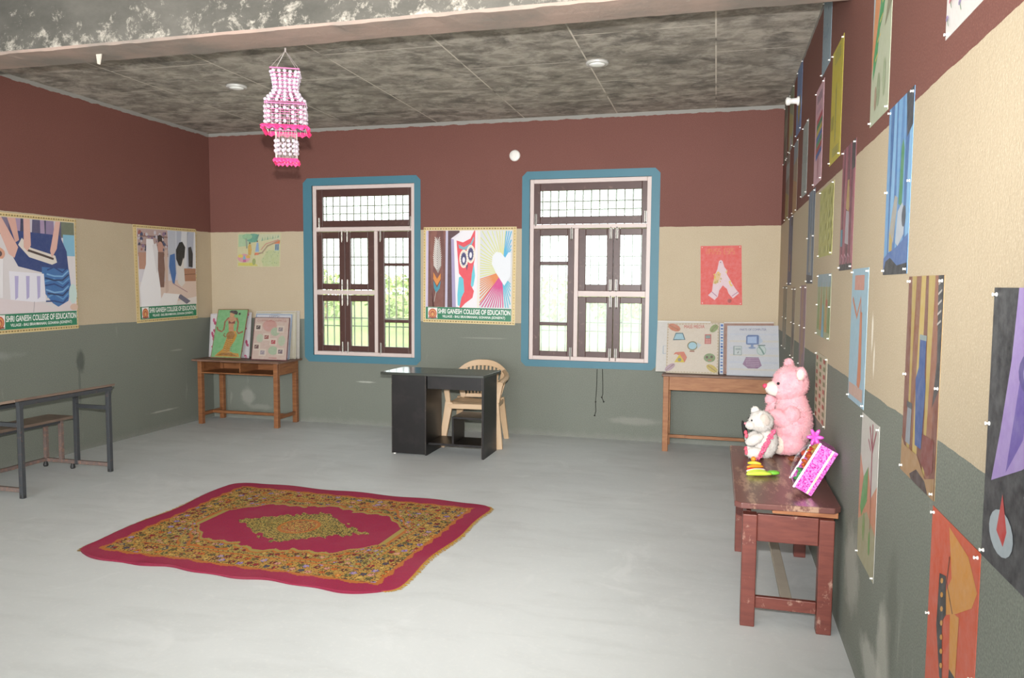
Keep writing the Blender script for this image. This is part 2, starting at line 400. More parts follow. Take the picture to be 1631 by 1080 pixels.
# pale bushes outside, mostly added to soften the horizon as haze would
def foliage(name, label, cx, cy, r, hgt, nleaf):
    bb = B()
    for _ in range(nleaf):
        d = Vector((random.gauss(0, 1), random.gauss(0, 1), random.gauss(0, 1))).normalized()*random.uniform(.55, 1)
        p = Vector((cx+d.x*r, cy+d.y*r, -.6+hgt/2+d.z*hgt/2)); s_ = .22
        t = Vector((random.gauss(0, 1), random.gauss(0, 1), random.gauss(0, 1))).normalized(); u = t.orthogonal().normalized()
        bb.poly([p-t*s_, p+u*s_*.5, p+t*s_, p-u*s_*.5])
    root = thing(name, label, 'bush', (cx, cy, -.6)); bb2 = P(); bb2.v = bb.v; bb2.f = bb.f; bb2.c = bb.c; bb2.s = bb.s; bb2.mi = bb.mi
    bb2.part('foliage', MLEAF, root); st = P(); st.tube([(cx, cy, -.62), (cx, cy, -.6+hgt*.5)], .06, 8, .03); st.part('stem', MWOOD2, root)
MLEAF = simple('bush leaves', '#8a9a58', .6, .25, 2)
for x_, y_, r_, h_, lb in ((-17.0, 34, 1.9, 2.9, 'pale bush added outside for horizon haze, seen through the left casements of the left window'), (-12.0, 33, 1.8, 2.7, 'pale bush added outside for horizon haze, seen through the tall pane of the left window'), (-3.0, 34, 1.8, 2.7, 'hazy bush outside, seen through the tall pane of the right window'), (.6, 33, 1.5, 2.3, 'pale bush added outside for horizon haze, seen through the small casements of the right window')):
    foliage('bush', lb, x_, y_, r_, h_, 420)

# ------------------------------------------------------------------ windows
def window(name, label, win, flip, lay):
    x0, x1, z0, z1 = win; root = thing(name, label, 'window', ((x0+x1)/2, .05, z0), kind='structure'); d0, d1 = .012, .1
    def X(t): return t
    fr = P()
    def bar(a, c, e, f): fr.box((a, d0, c), (e, d1, f))
    fw = .042
    bar(x0, z0, x0+fw, z1); bar(x1-fw, z0, x1, z1); bar(x0+fw, z0, x1-fw, z0+fw); bar(x0+fw, z1-fw, x1-fw, z1)
    for r_ in lay['bars']: bar(*r_)
    fr.part('frame', MPINKW, root, .004)
    for nm, (a, c, e, f), rail, muntins, vents in lay['sash']:
        s = P(); y0, y1 = .022, .062; l, r_, bt, tp = rail
        s.box((a, y0, c), (a+l, y1, f)); s.box((e-r_, y0, c), (e, y1, f)); s.box((a+l, y0, c), (e-r_, y1, c+bt)); s.box((a+l, y0, f-tp), (e-r_, y1, f))
        for mz in muntins: s.box((a+l, y0+.004, mz-.017), (e-r_, y1-.004, mz+.017))
        so = s.part(nm, MSASH, root, .004)
        zs = [c+bt]+list(muntins)+[f-tp]
        for q in range(len(zs)-1):
            g = P(); g.box((a+l-.004, .038, zs[q]-.002), (e-r_+.004, .043, zs[q+1]+.002)); g.part('glass_pane', MGLASS, so)
        for bx, bz in vents:
            t = P(); t.box((bx-.011, y0-.004, bz-.055), (bx+.011, y0+.001, bz+.055)); t.tube([(bx, y0-.008, bz-.07), (bx, y0-.008, bz+.06)], .005, 6)
            t.tube([(bx, y0-.008, bz), (bx, y0-.022, bz-.004)], .0045, 6); t.part('tower_bolt', MBOLT, so)
    gr = P(); yg = .135; ix0, ix1 = x0+.02, x1-.02; nb = 15
    nb = int((ix1-ix0)/.083)
    for q in range(nb+1):
        x = ix0+(ix1-ix0)*q/nb; gr.tube([(x, yg, z0), (x, yg, z1)], .0072, 6)
    for z in lay['grille']: gr.box((ix0-.018, yg-.003, z-.006), (ix1+.018, yg+.003, z+.006))
    gr.part('grille', MIRON, root)
    return root
zt0, zt1 = 2.187, 2.597; lo0, lo1, up0, up1 = .81, 1.437, 1.497, 2.132
gz = [.95, 1.08, 1.18, 1.70, 1.82, 1.93, 2.33, 2.42]
gz = [1.09, 1.18, 1.77, 1.86, 2.34, 2.425]
window('window_1', 'left of the two brown casement windows in the back wall', WIN[0], False, dict(
    bars=[(1.347, 2.137, 2.478, 2.184), (2.045, .807, 2.083, 2.137), (1.347, 1.442, 2.045, 1.492)],
    sash=[('transom_sash', (1.349, zt0, 2.508, zt1), (.072, .064, .07, .08), [], [(1.38, 2.23), (2.47, 2.23)]),
          ('casement', (1.341, up0, 1.69, up1), (.072, .072, .066, .072), [], [(1.655, 2.09), (1.655, 1.55)]),
          ('casement', (1.693, up0, 2.043, up1), (.062, .076, .066, .072), [], [(1.72, 2.09), (1.72, 1.55)]),
          ('casement', (1.341, lo0, 1.69, lo1), (.072, .072, .066, .068), [], [(1.655, 1.39), (1.655, .86)]),
          ('casement', (1.693, lo0, 2.043, lo1), (.062, .076, .066, .068), [], [(1.72, 1.39), (1.72, .86)]),
          ('tall_casement', (2.085, .80, 2.51, up1), (.072, .07, .075, .072), [1.158, 1.774], [(2.115, 2.09), (2.115, .86)])],
    grille=gz))
window('window_2', 'right of the two brown casement windows in the back wall', WIN[1], True, dict(
    bars=[(3.83, 2.14, 4.978, 2.182), (4.254, .832, 4.297, 2.14), (4.297, 1.45, 4.978, 1.508)],
    sash=[('transom_sash', (3.823, zt0, 4.99, zt1+.006), (.072, .064, .075, .08), [], [(3.85, 2.235), (4.965, 2.25)]),
          ('tall_casement', (3.829, .808, 4.253, up1+.005), (.07, .068, .076, .07), [1.164, 1.788], [(4.225, 2.09), (4.225, .87)]),
          ('casement', (4.298, 1.508, 4.648, up1+.003), (.072, .062, .066, .068), [], [(4.625, 2.09), (4.625, 1.57)]),
          ('casement', (4.652, 1.508, 5.0, up1+.003), (.066, .068, .066, .066), [], [(4.685, 2.09), (4.685, 1.57)]),
          ('casement', (4.302, .818, 4.655, 1.447), (.078, .062, .072, .062), [], [(4.63, 1.4), (4.63, .87)]),
          ('casement', (4.659, .818, 5.01, 1.447), (.068, .07, .078, .062), [], [(4.69, 1.4), (4.69, .87)])],
    grille=gz))

# ------------------------------------------------------------------ flat artwork
def text_polys(s, bold=0.0):
    cu = bpy.data.curves.new('txt', 'FONT'); cu.body = s; cu.size = 1; cu.offset = bold; cu.resolution_u = 3
    o = bpy.data.objects.new('txt', cu); COL.objects.link(o); dg = bpy.context.evaluated_depsgraph_get(); dg.update()
    me = o.evaluated_get(dg).to_mesh()
    out = [[(me.vertices[i].co.x, me.vertices[i].co.y) for i in p.vertices] for p in me.polygons]
    o.evaluated_get(dg).to_mesh_clear(); bpy.data.objects.remove(o); bpy.data.curves.remove(cu)
    xs_ = [x for p in out for x, y in p]; ys = [y for p in out for x, y in p]
    x0, x1, y0, y1 = min(xs_), max(xs_), min(ys), max(ys)
    return [[((x-x0)/(x1-x0), (y-y0)/(y1-y0)) for x, y in p] for p in out]

class Art(B):
    """Sheet of paper spanned by TL, TR, BR, BL (world), painted with flat shapes in (u,v)."""
    def __init__(s, q, nrm, paper, gap=.0016, thick=.0012, curl=0):
        B.__init__(s); s.q = [Vector(p) for p in q]; s.nrm = Vector(nrm).normalized(); s.lay = gap; s.curl = curl
        s.w = ((s.q[1]-s.q[0]).length+(s.q[2]-s.q[3]).length)/2; s.h = ((s.q[3]-s.q[0]).length+(s.q[2]-s.q[1]).length)/2
        f = [s.P(0, 1), s.P(0, 0), s.P(1, 0), s.P(1, 1)]; bk = [p-s.nrm*thick for p in f]; s.col = lin(paper)
        i = s.add(f+bk); s.face((i, i+1, i+2, i+3)); s.face((i+7, i+6, i+5, i+4))
        for a in range(4): c = (a+1) % 4; s.face((i+a, i+4+a, i+4+c, i+c))
        s.lay += .0004
    def P(s, u, v):
        TL, TR, BR, BL = s.q
        return (BL*(1-u)+BR*u)*(1-v)+(TL*(1-u)+TR*u)*v+s.nrm*s.lay
    def up(s): s.lay += .00012
    def pg(s, pts, c): s.up(); s.poly([s.P(*p) for p in pts], lin(c))
    def rect(s, a, b_, c, d, col): s.pg([(a, b_), (c, b_), (c, d), (a, d)], col)
    def ell(s, cu, cv, ru, rv, col, n=18, rot=0):
        pts = []
        for k in range(n):
            a = 2*math.pi*k/n; x, y = ru*s.w*math.cos(a), rv*s.h*math.sin(a)
            x, y = x*math.cos(rot)-y*math.sin(rot), x*math.sin(rot)+y*math.cos(rot)
            pts.append((cu+x/s.w, cv+y/s.h))
        s.pg(pts, col)
    def line(s, pts, wd, col, closed=False):     # wd in metres
        s.up(); c = lin(col); p = [Vector((u*s.w, v*s.h)) for u, v in pts]
        if closed: p.append(p[0])
        Lf, Rt = [], []
        for i in range(len(p)):
            t = (p[min(i+1, len(p)-1)]-p[max(i-1, 0)])
            t = t.normalized() if t.length else Vector((1, 0)); nn = Vector((-t.y, t.x))*wd/2
            Lf.append(p[i]+nn); Rt.append(p[i]-nn)
        for i in range(len(p)-1):
            s.poly([s.P(q.x/s.w, q.y/s.h) for q in (Rt[i], Rt[i+1], Lf[i+1], Lf[i])], c)
    def frame(s, m, col, wd): s.line([(m, m*s.w/s.h), (1-m, m*s.w/s.h), (1-m, 1-m*s.w/s.h), (m, 1-m*s.w/s.h)], wd, col, True)
    def text(s, t, u0, v0, u1, v1, col, bold=.01):
        s.up(); c = lin(col)
        for p in text_polys(t, bold): s.poly([s.P(u0+(u1-u0)*x, v0+(v1-v0)*y) for x, y in p], c)
    def scribble(s, u0, v0, u1, v1, col, n=8, wd=.004):   # unreadable hand lettering
        rr = random.Random(int((u0+v0*7+u1*3)*1000)); st = (u1-u0)/n
        for k in range(n):
            a = u0+st*k; w_ = st*.62; m = (v0+v1)/2
            s.line(rr.choice([[(a, v0), (a, v1), (a+w_, v1), (a+w_, m), (a, m)], [(a+w_, v1), (a, v1), (a, v0), (a+w_, v0)], [(a, v0), (a, v1), (a+w_, v0), (a+w_, v1)], [(a+w_, v1), (a, v1), (a, m), (a+w_, m), (a+w_, v0), (a, v0)]]), wd, col)
    def blobs(s, n, area, size, cols, rnd):
        for _ in range(n):
            u, v = rnd.uniform(area[0], area[2]), rnd.uniform(area[1], area[3]); r = rnd.uniform(*size)
            s.ell(u, v, r/s.w, r/s.h*rnd.uniform(.6, 1.3), rnd.choice(cols), 7, rnd.random()*3)
    def drape(s, cols, n, rnd, v0=0, v1=1, u0=0, u1=1, amp=.25):
        edges = [u0+(u1-u0)*(k/n) for k in range(n+1)]; ph = [rnd.random()*6 for _ in edges]; st = 8
        def e(k, v): return min(u1, max(u0, edges[k]+(0 if k in (0, n) else amp/n*math.sin(ph[k]+v*3.2))))
        s.up()
        for k in range(n):
            c = lin(cols[k % len(cols)])
            for q in range(st):
                a = v0+(v1-v0)*q/st; d = v0+(v1-v0)*(q+1)/st
                s.poly([s.P(e(k, a), a), s.P(e(k+1, a), a), s.P(e(k+1, d), d), s.P(e(k, d), d)], c)
    def finish(s, name, label, cat, group=None, pins=None, mat=None):
        c = (s.q[0]+s.q[1]+s.q[2]+s.q[3])/4
        o = s.build(name, mat or MART, off=c); tag(o, label, cat, group)
        if pins:
            for (u, v) in pins:
                p = s.P(u, v); p = p-s.nrm*(s.lay-.0016)-c; bb = B(); bb.sm = True
                ax = [abs(x) for x in s.nrm].index(max(abs(x) for x in s.nrm)); sg = 1 if s.nrm[ax] > 0 else -1
                bb.lathe((0, 0, 0), [(.0045, 0), (.0045, sg*.0022), (.0024, sg*.0035), (.0024, sg*.006), (.004, sg*.0075), (.004, sg*.0095), (.001, sg*.0098)], 8, ax)
                bb.build('push_pin', MPIN, o, p)
        return o
C4 = [(.04, .975), (.96, .975), (.96, .025), (.04, .025)]
C6 = C4+[(.03, .5), (.97, .5)]

def wallquad(pts, ax, v): return [at(x, y, ax, v) for x, y in pts]
BK, LF, RT = (0, -1, 0), (1, 0, 0), (-1, 0, 0)

# --- the three printed college banners
def banner(a):
    a.rect(0, 0, 1, 1, '#dcc692'); n_ = 34
    for k in range(n_):
        u = (k+.5)/n_
        for v in (.018, .982): a.ell(u, v, .011, .007, '#a3884a' if k % 2 else '#7f6b3a', 6)
        for uu in (.014, .986): a.ell(uu, u, .006, .011, '#b59a58' if k % 2 else '#cfae62', 6)
    a.rect(.032, .035, .968, .965, '#e9e2d4')
    a.rect(.036, .036, .964, .165, '#1c7a55')
    a.rect(.06, .045, .165, .158, '#eee8e2'); a.ell(.112, .095, .046, .053, '#c0543f'); a.ell(.112, .095, .036, .042, '#d99a5a'); a.ell(.112, .092, .026, .031, '#b5533e'); a.ell(.112, .088, .015, .02, '#d7a25f')
    a.rect(.066, .047, .158, .06, '#8f4a3a')
    a.text('SHRI GANESH COLLEGE OF EDUCATION', .175, .098, .955, .15, '#f2f3ee', .022)
    a.text('VILLAGE - BALI BRAHMANAN, GOHANA (SONEPAT)', .22, .05, .9, .083, '#eef0ea', .018)

rn = random.Random(3)
a = Art(wallquad([(675, 362), (823, 361), (820, 518), (674, 513)], 1, 0), BK, '#dcc692'); banner(a)
a.rect(.036, .166, .06, .962, '#c9bdd8'); a.rect(.06, .166, .255, .962, '#7a4a40')
a.drape(['#7d4d43', '#6c4038', '#875549', '#744640'], 7, rn, .166, .962, .06, .25)
a.rect(.25, .166, .275, .962, '#c3bdd2'); a.rect(.275, .166, .4, .962, '#56383c')
fe = [(.155, .9), (.12, .8), (.11, .62), (.125, .45), (.15, .34), (.185, .42), (.21, .6), (.2, .78)]
a.pg([(.155, .9), (.125, .8), (.118, .6), (.17, .52), (.205, .6), (.19, .78)], '#a39992')
for k in range(14):
    v = .58+k*.022; w_ = .045-.0023*abs(k-4)
    a.line([(.158, v-.02), (.158-w_, v+.03)], .006, '#efe9e2'); a.line([(.162, v-.02), (.162+w_, v+.03)], .006, '#d7d2cc')
a.pg([(.12, .53), (.16, .46), (.2, .52), (.2, .46), (.16, .39), (.118, .46)], '#d98a3d')
a.pg([(.12, .44), (.16, .37), (.2, .44), (.19, .36), (.15, .31), (.125, .37)], '#3f8fa2')
a.line([(.15, .33), (.13, .22)], .006, '#b9b1a6')
a.pg([(.31, .88), (.43, .962), (.6, .962), (.6, .17), (.34, .17)], '#e4dee6'); a.pg([(.31, .88), (.34, .87), (.37, .17), (.33, .17)], '#a79cc0')
a.pg([(.345, .87), (.44, .962), (.585, .962), (.6, .17), (.37, .17)], '#eae6ea')
a.pg([(.40, .48), (.385, .3), (.39, .19), (.43, .17), (.47, .3), (.46, .5)], '#61c3d2'); a.pg([(.53, .36), (.56, .4), (.575, .5), (.56, .62), (.53, .55)], '#61c3d2')
a.pg([(.37, .86), (.44, .84), (.52, .88), (.56, .962), (.57, .962), (.57, .68), (.54, .52), (.53, .4), (.565, .34), (.55, .27), (.47, .21), (.43, .165), (.41, .165), (.43, .27), (.46, .33), (.45, .46), (.40, .52), (.385, .68)], '#e24a55')
a.pg([(.39, .82), (.45, .79), (.52, .83), (.555, .9), (.56, .87), (.52, .78), (.45, .76), (.4, .78)], '#7fa9b5')
for cu, cv in ((.45, .67), (.525, .72)):
    a.ell(cu, cv, .048, .095, '#efe3d0'); a.ell(cu, cv, .03, .065, '#3d3a6a'); a.ell(cu, cv-.01, .014, .03, '#e6e2ea')
    for k in range(16):
        t = k*math.pi/8; a.line([(cu+.024*math.cos(t), cv+.05*math.sin(t)), (cu+.036*math.cos(t), cv+.078*math.sin(t))], .004, '#4c4a86')
a.pg([(.475, .6), (.5, .62), (.487, .55)], '#5b4060')
a.rect(.625, .166, .962, .962, '#d2d4d6')
hc = (.865, .57)
fan = [('#d3d68a', 100, 205, 17), ('#d9803a', 205, 236, 9), ('#cc2f80', 238, 272, 10), ('#4fb3cc', 276, 300, 7), ('#3fa9d2', 55, 84, 9), ('#d8d69a', 86, 100, 4)]
for col_, a0, a1, n_ in fan:
    for k in range(n_):
        t = math.radians(a0+(a1-a0)*k/(n_-1)); ct, st_ = math.cos(t), math.sin(t); R_ = 9
        for lim, cc in ((.955, ct), (.63, ct)):
            if (lim-hc[0])*cc > 0: R_ = min(R_, (lim-hc[0])/cc)
        for lim in (.955, .175):
            if (lim-hc[1])*st_ > 0: R_ = min(R_, (lim-hc[1])/st_)
        a.line([(hc[0]+.05*ct, hc[1]+.1*st_), (hc[0]+R_*ct, hc[1]+R_*st_)], .011, col_)
a.pg([(.89, .40), (.8, .53), (.755, .62), (.76, .7), (.8, .745), (.85, .735), (.895, .685), (.925, .735), (.955, .745), (.955, .5)], '#dfe2e6')
a.finish('poster', 'printed string art poster with owl, feather and heart, between the two windows', 'poster', 'printed college posters', mat=MPRINT)

# --- left wall banners (far one right, near one left)
a = Art(wallquad([(211, 357), (311, 365), (314, 507), (218, 515)], 0, 0), LF, '#dcc692'); banner(a)
a.rect(.036, .166, .962, .962, '#d9d3d8'); a.rect(.036, .68, .5, .962, '#b69c96')
for k in range(3): a.rect(.036, .70+k*.09, .5, .715+k*.09, '#8c6a60')
a.blobs(46, (.05, .72, .48, .95), (.01, .022), ['#8b6f8a', '#4c4f6d', '#c6bfc6', '#a05f55', '#39405d', '#e4dcdc'], rn)
a.rect(.5, .5, .962, .962, '#b9bcc6'); a.drape(['#c9ccd4', '#aeb2c0', '#d5d6da'], 6, rn, .5, .962, .62, .962)
a.rect(.036, .166, .962, .42, '#e2d9d4'); a.pg([(.3, .166), (.962, .25), (.962, .45), (.36, .42)], '#d8c0b2')
a.rect(.7, .42, .955, .56, '#a9795e'); a.line([(.7, .49), (.955, .5)], .008, '#7c543f'); a.rect(.036, .55, .16, .72, '#b98b77')
a.pg([(.16, .86), (.26, .86), (.34, .55), (.36, .166), (.05, .166), (.036, .36), (.14, .6)], '#ece9ea')
a.pg([(.25, .8), (.31, .82), (.37, .6), (.3, .5)], '#dcd7d8')
a.pg([(.33, .9), (.4, .9), (.41, .8), (.345, .76)], '#3a2a2a'); a.ell(.37, .86, .03, .05, '#3a2a2a'); a.ell(.37, .78, .045, .06, '#c08f80')
a.pg([(.33, .73), (.42, .73), (.43, .55), (.41, .36), (.35, .36), (.32, .55)], '#7d5a50'); a.pg([(.43, .75), (.48, .76), (.48, .32), (.43, .28)], '#cbb0a2')
a.pg([(.52, .7), (.6, .72), (.61, .5), (.58, .38), (.55, .4), (.5, .58)], '#3f6aa6')
a.pg([(.62, .76), (.68, .84), (.73, .85), (.78, .79), (.76, .68), (.68, .56), (.62, .66)], '#1b1a20'); a.pg([(.62, .6), (.7, .58), (.74, .68), (.76, .4), (.7, .36), (.64, .4)], '#d9d2cc')
a.pg([(.83, .79), (.88, .8), (.91, .72), (.9, .57), (.83, .58)], '#23222a')
a.pg([(.62, .25), (.78, .17), (.85, .2), (.68, .28)], '#6d6a7c'); a.pg([(.3, .17), (.6, .17), (.66, .28), (.4, .3)], '#eae6e4'); a.line([(.55, .4), (.8, .3)], .01, '#b08f90')
a.finish('poster', 'printed tailoring shop poster with dress forms, nearest the left corner', 'poster', 'printed college posters', mat=MPRINT)

qa = wallquad([(-20, 336), (119, 349), (125, 523), (-22, 534.5)], 0, 0)
a = Art(qa, LF, '#dcc692'); banner(a)
a.rect(.036, .166, .962, .962, '#d9d2d2')
a.rect(.036, .82, .962, .962, '#7c6f86'); a.drape(['#55506e', '#a48ca8', '#3b3d57', '#8c7a9a', '#c9c2cc'], 11, rn, .8, .962, .2, .8)
a.rect(.8, .83, .962, .962, '#6d735f'); a.rect(.82, .66, .962, .85, '#7fb3cc')
a.pg([(.22, .86), (.5, .85), (.78, .84), (.86, .7), (.88, .52), (.62, .5), (.3, .56), (.2, .7)], '#2c3e76')
a.pg([(.34, .8), (.44, .72), (.72, .66), (.74, .6), (.68, .58), (.42, .64), (.3, .74)], '#ddd3c8'); a.line([(.4, .7), (.7, .63)], .02, '#49362f')
a.pg([(.36, .962), (.43, .962), (.44, .74), (.4, .69), (.36, .72)], '#dcaea0'); a.pg([(.73, .962), (.79, .962), (.74, .72), (.68, .64), (.66, .7)], '#dcaea0')
a.pg([(.036, .962), (.12, .962), (.3, .72), (.26, .63), (.2, .66)], '#dcaea0'); a.pg([(.18, .962), (.27, .962), (.31, .78), (.27, .76)], '#d5a597')
a.pg([(.56, .56), (.88, .54), (.9, .4), (.86, .24), (.78, .19), (.68, .24), (.56, .36)], '#3c6ba5')
for k in range(9):
    v = .26+k*.034; a.line([(.6+.02*math.sin(k), v), (.7, v+.03*math.sin(k*1.7)), (.8, v-.02), (.88-.004*abs(k-5), v+.03)], .014, ['#22407a', '#5f93c6', '#1f335f', '#79a9d4'][k % 4])
a.ell(.06, .66, .1, .06, '#d8a087'); a.ell(.08, .66, .05, .03, '#5e4c4c'); a.rect(.036, .3, .14, .62, '#e6e2e4')
a.pg([(.2, .52), (.58, .5), (.6, .26), (.22, .25)], '#e5e2ea')
for u in (.28, .4, .52): a.pg([(u-.02, .48), (u+.02, .48), (u+.015, .3), (u-.015, .28)], '#b3abd2')
a.pg([(.036, .166), (.962, .166), (.962, .3), (.7, .19), (.55, .25), (.036, .3)], '#dccfd0'); a.line([(.46, .17), (.47, .26)], .006, '#a8a0a2'); a.ell(.92, .32, .05, .09, '#c4d8d2'); a.ell(.93, .2, .05, .03, '#d9b8a4')
a.finish('poster', 'printed sewing poster of hands with blue denim, nearer the metal desk', 'poster', 'printed college posters', mat=MPRINT)

# --- drawings on the back wall
a = Art(wallquad([(379, 372), (448, 371), (446, 425), (378, 425)], 1, 0), BK, '#cdc79a')
a.pg([(.02, .6), (.02, .97), (.5, .97), (.4, .75), (.2, .62)], '#a8c39a'); a.ell(.36, .86, .18, .13, '#5f9f86'); a.ell(.22, .9, .12, .09, '#8fb98f'); a.line([(.22, .55), (.2, .85)], .02, '#8e9a84'); a.line([(.5, .97), (.42, .82)], .012, '#5d7f76')
a.pg([(.5, .97), (.98, .97), (.98, .75), (.7, .82), (.45, .74)], '#c6c8a4')
for k in range(7): a.pg([(.55+k*.06, .76+k*.015), (.575+k*.06, .9+k*.008), (.6+k*.06, .78+k*.015)], ['#8ba98a', '#a9bb93'][k % 2])
a.line([(.98, .78), (.7, .62), (.58, .42), (.4, .36)], .018, '#a58d72'); a.line([(.95, .8), (.66, .68), (.55, .5)], .012, '#c78f7f')
a.pg([(.62, .02), (.98, .02), (.98, .48), (.72, .5), (.56, .2)], '#bcc491')
rn2 = random.Random(5)
for _ in range(20): a.ell(rn2.uniform(.6, .96), rn2.uniform(.06, .46), .008, .018, '#8ea276', 6)
a.pg([(.83, .68), (.98, .78), (.98, .68)], '#d77b4d'); a.rect(.87, .48, .97, .68, '#9ab6bd'); a.rect(.89, .5, .91, .67, '#3e4d60'); a.rect(.93, .5, .955, .67, '#4a5c78')
a.pg([(.26, .36), (.25, .6), (.28, .69), (.32, .66), (.34, .5), (.32, .34)], '#caa24c'); a.ell(.29, .71, .02, .025, '#4d4238')
a.pg([(.42, .44), (.45, .72), (.49, .72), (.51, .45)], '#8aa6c6'); a.ell(.465, .76, .016, .026, '#6b4c44'); a.rect(.41, .35, .5, .42, '#d77c55')
a.ell(.16, .26, .15, .13, '#d59aa0'); a.ell(.08, .32, .06, .05, '#d8c45a'); a.ell(.26, .3, .05, .05, '#d8ac4a'); a.pg([(.13, .22), (.17, .36), (.21, .22)], '#7fb0c0'); a.rect(.14, .14, .21, .22, '#c06a92')
a.pg([(.03, .03), (.5, .03), (.4, .12), (.03, .12)], '#cfc65f'); a.ell(.4, .15, .04, .1, '#98a45e')
a.finish('drawing', 'small coloured village scene drawing above the left corner table', 'drawing')
a = Art(wallquad([(1116, 392), (1181, 391), (1182, 486), (1116, 485)], 1, 0), BK, '#d9473e')
a.scribble(.14, .86, .52, .95, '#d8743c', 5, .008); a.scribble(.58, .86, .85, .95, '#d8743c', 4, .008)
a.pg([(.45, .74), (.5, .76), (.54, .74), (.58, .64), (.63, .6), (.64, .52), (.72, .42), (.84, .28), (.93, .2), (.78, .11), (.68, .19), (.64, .27), (.54, .33), (.45, .24), (.42, .14), (.34, .08), (.18, .16), (.28, .23), (.3, .36), (.34, .5), (.41, .6)], '#dcc0c6')
a.pg([(.3, .36), (.34, .5), (.42, .57), (.5, .53), (.46, .42), (.38, .35)], '#d8b27c'); a.blobs(12, (.33, .36, .5, .56), (.006, .012), ['#d9a93a', '#e0bd4c', '#b9a050'], rn)
a.pg([(.6, .55), (.66, .6), (.64, .53)], '#e0c080'); a.pg([(.68, .4), (.74, .42), (.73, .36), (.79, .33), (.74, .31), (.7, .35)], '#e0be5e')
a.line([(.27, .22), (.4, .14)], .008, '#a8708a'); a.line([(.76, .15), (.9, .22)], .008, '#a8708a'); a.ell(.49, .72, .015, .01, '#8a5a6a'); a.ell(.7, .07, .05, .035, '#a03a34')
a.finish('drawing', 'red poster with pale joined hands on the back wall right of the windows', 'drawing', pins=C4)

# --- the drawings pinned up on the right wall
RW = W
def rq(pts): return wallquad(pts, 0, RW)
G = 'drawings pinned on the right wall'
def rp(pts, paper): return Art(rq(pts), RT, paper)
def world(yl, yr, z0, z1, dz=0): return [Vector((RW, yl, z1)), Vector((RW, yr, z1+dz)), Vector((RW, yr, z0+dz)), Vector((RW, yl, z0))]
rn = random.Random(9)

a = Art(world(-5.384, -5.85, 2.23, 2.62), RT, '#e2ddd8')
for _ in range(26):
    u, v = rn.uniform(.05, .95), rn.uniform(.05, .95); c_ = rn.choice(['#c9607a', '#5a77b8', '#6d9a68', '#c98a5a', '#9c86b8']); a.ell(u, v, .025, .02, c_, 7); a.line([(u, v), (u+.03, v-.06)], .004, '#6b8f6a')
a.finish('drawing', 'white sheet with tiny scattered flowers at the top right edge', 'drawing', G, C4)
a = Art(world(-4.95, -5.3, 2.72, 3.2), RT, '#d9b9ac'); a.pg([(0, 0), (.5, .3), (1, .2), (1, 0)], '#b9a092'); a.finish('drawing', 'pale pink sheet highest on the right wall, only a lower corner showing', 'drawing', G, C4)
a = Art(world(-4.335, -4.675, 2.203, 2.78), RT, '#bcc3a6')
a.pg([(0, 1), (.15, 1), (.05, .75), (0, .6)], '#b9c6cf'); a.pg([(.15, 1), (.5, 1), (.4, .8), (.2, .55), (.02, .35), (0, .5)], '#d9925f'); a.pg([(.45, 1), (.75, 1), (.72, .84), (.55, .66), (.4, .6), (.3, .42), (.1, .3), (.1, .45), (.25, .6), (.4, .75)], '#3f9a5c')
for k in range(5): a.line([(.2+.1*k, .42+.11*k), (.35+.1*k, .45+.11*k)], .01, '#d8c46c')
a.line([(.83, 1), (.84, .7)], .016, '#9c6a5c'); a.pg([(.84, .74), (1, .66), (.68, .56)], '#8b8a6c'); a.ell(.45, .2, .08, .11, '#93a27e'); a.ell(.75, .24, .07, .12, '#a3b08c'); a.ell(.3, .16, .06, .08, '#a9927a')
a.finish('drawing', 'tall green and orange plant drawing hanging over the blue bottle picture', 'drawing', G, C4)

a = Art(world(-4.712, -5.065, 1.612, 2.192), RT, '#5d93c4')
a.drape(['#6fa4d2', '#3f6ea6', '#83b6de', '#4a7ab2', '#76aad6', '#5a8cc0'], 9, rn)
a.pg([(.72, 1), (1, 1), (1, .8), (.8, .75)], '#3b3f48'); a.pg([(.56, .4), (.6, .72), (.66, .76), (.72, .7), (.7, .38)], '#4d8f63'); a.pg([(.3, .36), (.4, .46), (.52, .44), (.5, .37), (.4, .18), (.22, .26)], '#a9a59b'); a.pg([(.22, .14), (.22, .26), (.36, .2), (.36, .13)], '#bda55e')
a.pg([(.5, .18), (.55, .36), (.72, .4), (.84, .34), (.82, .22), (.6, .16)], '#b9c1cb'); a.ell(.8, .32, .08, .06, '#4c5360'); a.pg([(0, 0), (1, 0), (1, .22), (.6, .16), (.2, .13), (0, .1)], '#4a6da8'); a.pg([(0, 0), (1, 0), (1, .06), (.6, .05), (.3, .1), (.1, .08)], '#23262e')
a.finish('drawing', 'blue drapery still life with green bottle, right of the crimson still life', 'drawing', G, C6)
a = Art(world(-3.19, -3.565, 2.219, 2.815), RT, '#c9b92f')
a.pg([(.45, .15), (.52, .2), (.5, .7), (.42, .62)], '#8f8f52')
for k in range(5): a.rect(.25, .86+k*.022, .8, .872+k*.022, '#9a9850')
for k in range(4): a.rect(.1+k*.06, .3, .13+k*.06, .42, '#a09c4e')
for k in range(4): a.rect(.3, .05+k*.02, .85, .062+k*.02, '#a3a05a')
a.finish('drawing', 'bright yellow chart with grey writing high on the right wall', 'drawing', G, C4)
a = Art(world(-2.72, -3.08, 2.812, 3.25), RT, '#93a9b4'); a.blobs(40, (.05, .05, .95, .95), (.006, .014), ['#6f8da0', '#a8b4ba', '#8c8fa8', '#5e7282'], rn)
a.finish('drawing', 'pale blue speckled sheet under the beam, left of the yellow chart', 'drawing', G, C4)
a = Art(world(-2.49, -2.86, 2.193, 2.78), RT, '#d9aab4')
for k in range(4): a.rect(.2+k*.16, .84, .3+k*.16, .93, '#7d6a78')
